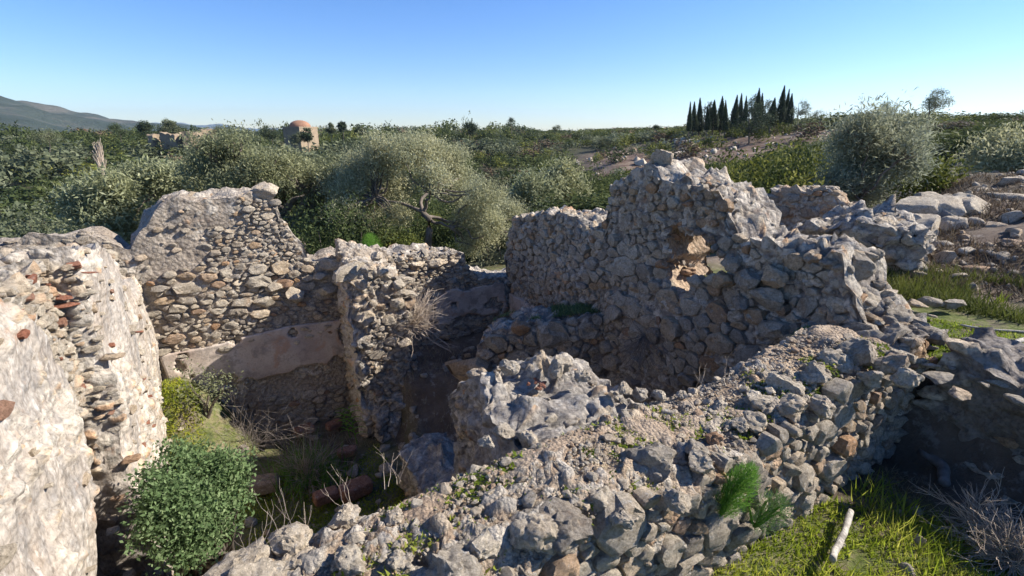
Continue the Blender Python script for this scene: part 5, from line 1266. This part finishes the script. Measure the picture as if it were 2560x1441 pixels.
blades('dry_grass', 'straw and dead stems on the brown bank', bank_pts(46000, r), .16, .014, L_BROWN, 9, 1.1)
blades('dry_grass', 'pale dry grass on the brown bank', bank_pts(9000, r), .14, .010, L_DRYG, 19, 1.1)
xs = r.uniform(.7, 5.2, 12000); ql = r.uniform(.04, FT - .04, 12000); Pf = fw_surf(xs, ql); nmask = fbm(Pf, 5.5, 3, 12) > .12
blades('weeds', None, Pf[nmask], .030, .014, L_GRASS, 10, 1.4, fw.e, fw.loc)
nmask = fbm(Pf, 5.0, 3, 15) > .28
blades('dry_moss', None, Pf[nmask], .016, .006, L_DRYG, 11, 1.5, fw.e, fw.loc)
# weeds behind the low inner wall
pts_ = []
for _ in range(5000):
    s_ = r.uniform(.1, IL); q_ = r.uniform(.1, .5); p = IP0 + ID * s_ + np.array([-ID[1], ID[0]]) * q_; pts_.append((p[0], p[1], np.interp(s_, [t[0] for t in it], [t[1] for t in it])))
pts_ = np.array(pts_); pts_ = pts_[fbm(pts_, 3, 2, 5) > 0]; blades('weeds', None, pts_, .07, .012, L_BUSH, 12, .8, iw.e, iw.loc)

def twiggy(name, label, cat, root, n, length, mat, seed, dirbias=(0, 0, 1), spread=.8, r0=.006, sub=2, group=None, flat=None):
    e_root = np.array(root, float); rr = np.random.default_rng(seed); parts = []
    for k in range(n):
        d = rr.normal(size=3) * spread + np.array(dirbias); d /= np.linalg.norm(d); L = length * rr.uniform(.5, 1.1); p = e_root + rr.normal(size=3) * length * .04; P = [p]
        for j in range(7):
            d = d + rr.normal(size=3) * .16; d /= np.linalg.norm(d); P.append(P[-1] + d * L / 7)
        P = np.array(P); parts.append(tube(P, np.linspace(r0, r0 * .35, 8), 3))
        for j in range(sub):
            i = rr.integers(2, 7); d2 = (P[i + 1] - P[i]); d2 = d2 / np.linalg.norm(d2) + rr.normal(size=3) * .55; d2 /= np.linalg.norm(d2); q = [P[i]]
            for m in range(4): d2 = d2 + rr.normal(size=3) * .15; q.append(q[-1] + d2 / np.linalg.norm(d2) * L * .1)
            parts.append(tube(np.array(q), np.linspace(r0 * .5, r0 * .25, 5), 3))
    v, f, c = join(parts); o = mk(name, v - e_root, f, mat, None, c, loc=[float(t) for t in e_root]); return tag(o, label, cat, group)
db = at_y(1018, 815, 5.75); twiggy('dry_bush', 'leafless straw coloured bush hanging on the right side of the cross wall', 'bush', db, 85, .62, M_TWIG, 51, (.75, .1, .35), .48, .0055, 3)
twiggy('dry_bush', 'tangle of dry brown brush at the bottom right corner', 'brush', at_z(2530, 1400, -2.05), 190, .30, M_TWIG, 52, (0, 0, .35), .8, .0035, 4)
twiggy('dry_bush', 'second tangle of dry brush just behind the corner one', 'brush', at_z(2440, 1310, -2.03), 80, .26, M_TWIG, 57, (0, 0, .3), .8, .003, 4)
for k, (a_, b_, L_, lb) in enumerate(((720, 1365, .30, 'bare dry stems left on the near edge of the foreground wall'), (760, 1345, .26, 'pair of bare dry stems right of the leftmost stems'), (880, 1265, .25, 'single dry stalk above the gravelly wall top'), (965, 1215, .22, 'thin dry stalks over the dark room'), (995, 1195, .24, 'upright dry stalks beside the stub wall gap'), (640, 1395, .28, 'dry stems over the green bush'), (1740, 975, .30, 'forked dead stalk rising before the dark pit'), (1810, 975, .32, 'tall branched dead stalk rising before the dark pit'), (1900, 960, .2, 'short dry grass stalks behind the foreground wall'))):
    twiggy('dry_stalk', lb, 'stalk', at_z(a_, b_ + 10, -1.46), 2 + k % 3, L_ * .8, M_TWIG, 60 + k, (-.1, .1, 1.0), .2, .0013, 2, 'dead stalks on the foreground wall')
twiggy('bramble', 'dark leafless bramble in the shaded corner of the left room', 'bramble', W(.75, -.35).tolist() + [-3.8], 170, .8, M_GREYTWIG, 71, (.4, -.1, .6), .8, .003, 4)
twiggy('bramble', 'dead grass tangle on the dark floor behind the grassy patch', 'bramble', W(1.3, -1.2).tolist() + [-3.85], 90, .7, M_GREYTWIG, 72, (.1, -.2, .5), .9, .004, 3)
twiggy('bramble', 'pale dry tuft with grass heads in the middle of the left room', 'tuft', at_z(770, 1200, -3.85), 110, .42, M_TWIG, 73, (0, 0, .9), .5, .003, 2)
twiggy('bramble', 'dark climber hanging down the shaded inner face of the high wall', 'climber', at_y(1610, 840, 4.7), 90, .5, M_GREYTWIG, 74, (-.1, -.3, -.5), .6, .003, 3)
blades('grass', 'grass heads around the pale tuft', at_z(770, 1190, -3.88) + r.normal(size=(700, 3)) * np.array([.16, .16, .01]), .38, .012, L_FENNEL, 21, .35)
# small leafy shrub in the sunlit corner
cs = at_y(500, 975, 4.9); shrub('small_shrub', 'thin pale leaved shrub in the sunlit corner below the plaster band', 'shrub', [(cs + np.array([.1, 0, .0]), .16), (cs + np.array([-.1, 0, .08]), .14), (cs + np.array([.28, 0, .05]), .12)], 110, 7, .035, .016, 81, L_GREYG, .06, base=(cs[0], cs[1], cs[2] - .4))
def reed(label, base, h, seed):
    rr = np.random.default_rng(seed); b = np.array(base, float); parts = []
    st_ = np.array([b, b + np.array([-.03, 0, h * .5]), b + np.array([-.06, .02, h])]); parts.append(tube(st_, [.006, .005, .002], 4))
    for k in range(11):
        f = .25 + .07 * k; s0 = b + np.array([-.06 * f, 0, h * f]); a = (k % 2) * math.pi + rr.normal() * .3; L = h * .32; d = np.array([math.cos(a), math.sin(a) * .4, 0])
        P = [s0 + d * L * t + np.array([0, 0, L * (.8 * t - .75 * t * t)]) for t in np.linspace(0, 1, 6)]; parts.append(tube(np.array(P), np.linspace(.008, .001, 6), 3))
    v, f, c = join(parts); o = mk('reed', v - b, f, L_FENNEL, None, c, loc=[float(t) for t in b]); tag(o, label, 'reed', 'reeds in the left room')
reed('taller green reed by the foot of the cross wall', at_z(893, 1110, -3.8), .55, 1); reed('shorter green reed left of the taller one', at_z(876, 1095, -3.8), .4, 2)
# fennel plants
def fennel(label, base, axis_, L, wid, n, seed, mat):
    rr = np.random.default_rng(seed); b = np.array(base, float); ax = np.array(axis_, float); ax /= np.linalg.norm(ax); e = empty('fennel', [float(t) for t in b], label, 'fennel', 'feathery fennel plants')
    parts = [limb(b, b + ax * L * .8 + rr.normal(size=3) * wid * .5, .007, .002, seed + k, 8, .05) for k in range(7)]
    v, f, c = join(parts); mk('stems', v - b, f, L_FENNEL, e, c)
    t = rr.beta(1.6, 1.6, n); R_ = wid * np.sin(np.clip(t, 0.02, .98) * math.pi) ** .6; dr = rr.normal(size=(n, 3)); dr /= np.linalg.norm(dr, axis=1, keepdims=True)
    P = b + ax * (t * L)[:, None] + dr * (R_ * rr.random(n) ** .5)[:, None]; d = dr * .5 + ax * .9 + rr.normal(size=(n, 3)) * .35; d /= np.linalg.norm(d, axis=1, keepdims=True)
    w = np.cross(d, rr.normal(size=(n, 3))); w /= np.linalg.norm(w, axis=1, keepdims=True); l = .035 * L / .4
    v = np.stack([P - w * .0011, P + w * .0011, P + d * l], 1).reshape(-1, 3); mk('fronds', v - b, np.arange(n * 3).reshape(-1, 3), mat, e, np.repeat(rr.random(n), 3), smooth_=False)
nf = on_plane(1775, 1265, FP0, FD); pf_ = FP0 + FD * nf[0] + V * -.06
fennel('bright green feathery fennel growing from the face of the foreground wall', (pf_[0], pf_[1], nf[1]), (.25, -.12, .9), .30, .075, 4200, 1, L_FENNEL)
nf = on_plane(1850, 1290, FP0, FD); pf_ = FP0 + FD * nf[0] + V * -.08
fennel('darker fennel clump just right of the bright one on the wall face', (pf_[0], pf_[1], nf[1]), (.2, -.2, .7), .24, .09, 2600, 2, L_FENNELD)
fennel('light green fennel behind the right part of the foreground wall', at_z(1985, 950, -1.75), (.15, .1, .9), .38, .13, 7000, 3, L_FENNEL)
fennel('fennel tuft low behind the foreground wall, left of the light green one', at_z(1940, 965, -1.7), (-.3, .1, .6), .22, .09, 3500, 4, L_FENNEL)
fennel('bright fennel plume under the largest olive behind the cross wall', at_r(935, 640, 8.2) - np.array([0, 0, .15]), (-.1, 0, 1), .5, .2, 6000, 5, L_FENNEL)
fennel('bright green plant on the bank near the right edge', on_ground(2510, 412, 6) - np.array([0, 0, .05]), (.1, 0, 1), .5, .45, 7000, 6, L_FENNEL)
fennel('small bright weed at the near foot of the wall face', at_z(1810, 1330, -1.98), (0, 0, 1), .12, .06, 1500, 7, L_FENNELD)

# ------------------------------------------------------------------ distant air
hv = np.array([(x, y, z) for z in (-60, 190) for x, y in ((-5200, -5200), (5200, -5200), (5200, 5200), (-5200, 5200))], float)
hz = bpy.data.materials.new('air'); hz.use_nodes = True; hn = hz.node_tree; hn.nodes.remove(hn.nodes['Principled BSDF'])
pv = hn.nodes.new('ShaderNodeVolumePrincipled'); pv.inputs['Color'].default_value = (.72, .85, 1, 1); pv.inputs['Density'].default_value = .00009
pv.inputs['Anisotropy'].default_value = .3; hn.links.new(pv.outputs[0], hn.nodes['Material Output'].inputs['Volume'])
hb = mk('haze', hv, np.array([(3, 2, 1, 0), (4, 5, 6, 7), (0, 1, 5, 4), (1, 2, 6, 5), (2, 3, 7, 6), (3, 0, 4, 7)]), hz, smooth_=False); tag(hb, 'thin bluish air over the landscape', None, None, 'stuff')
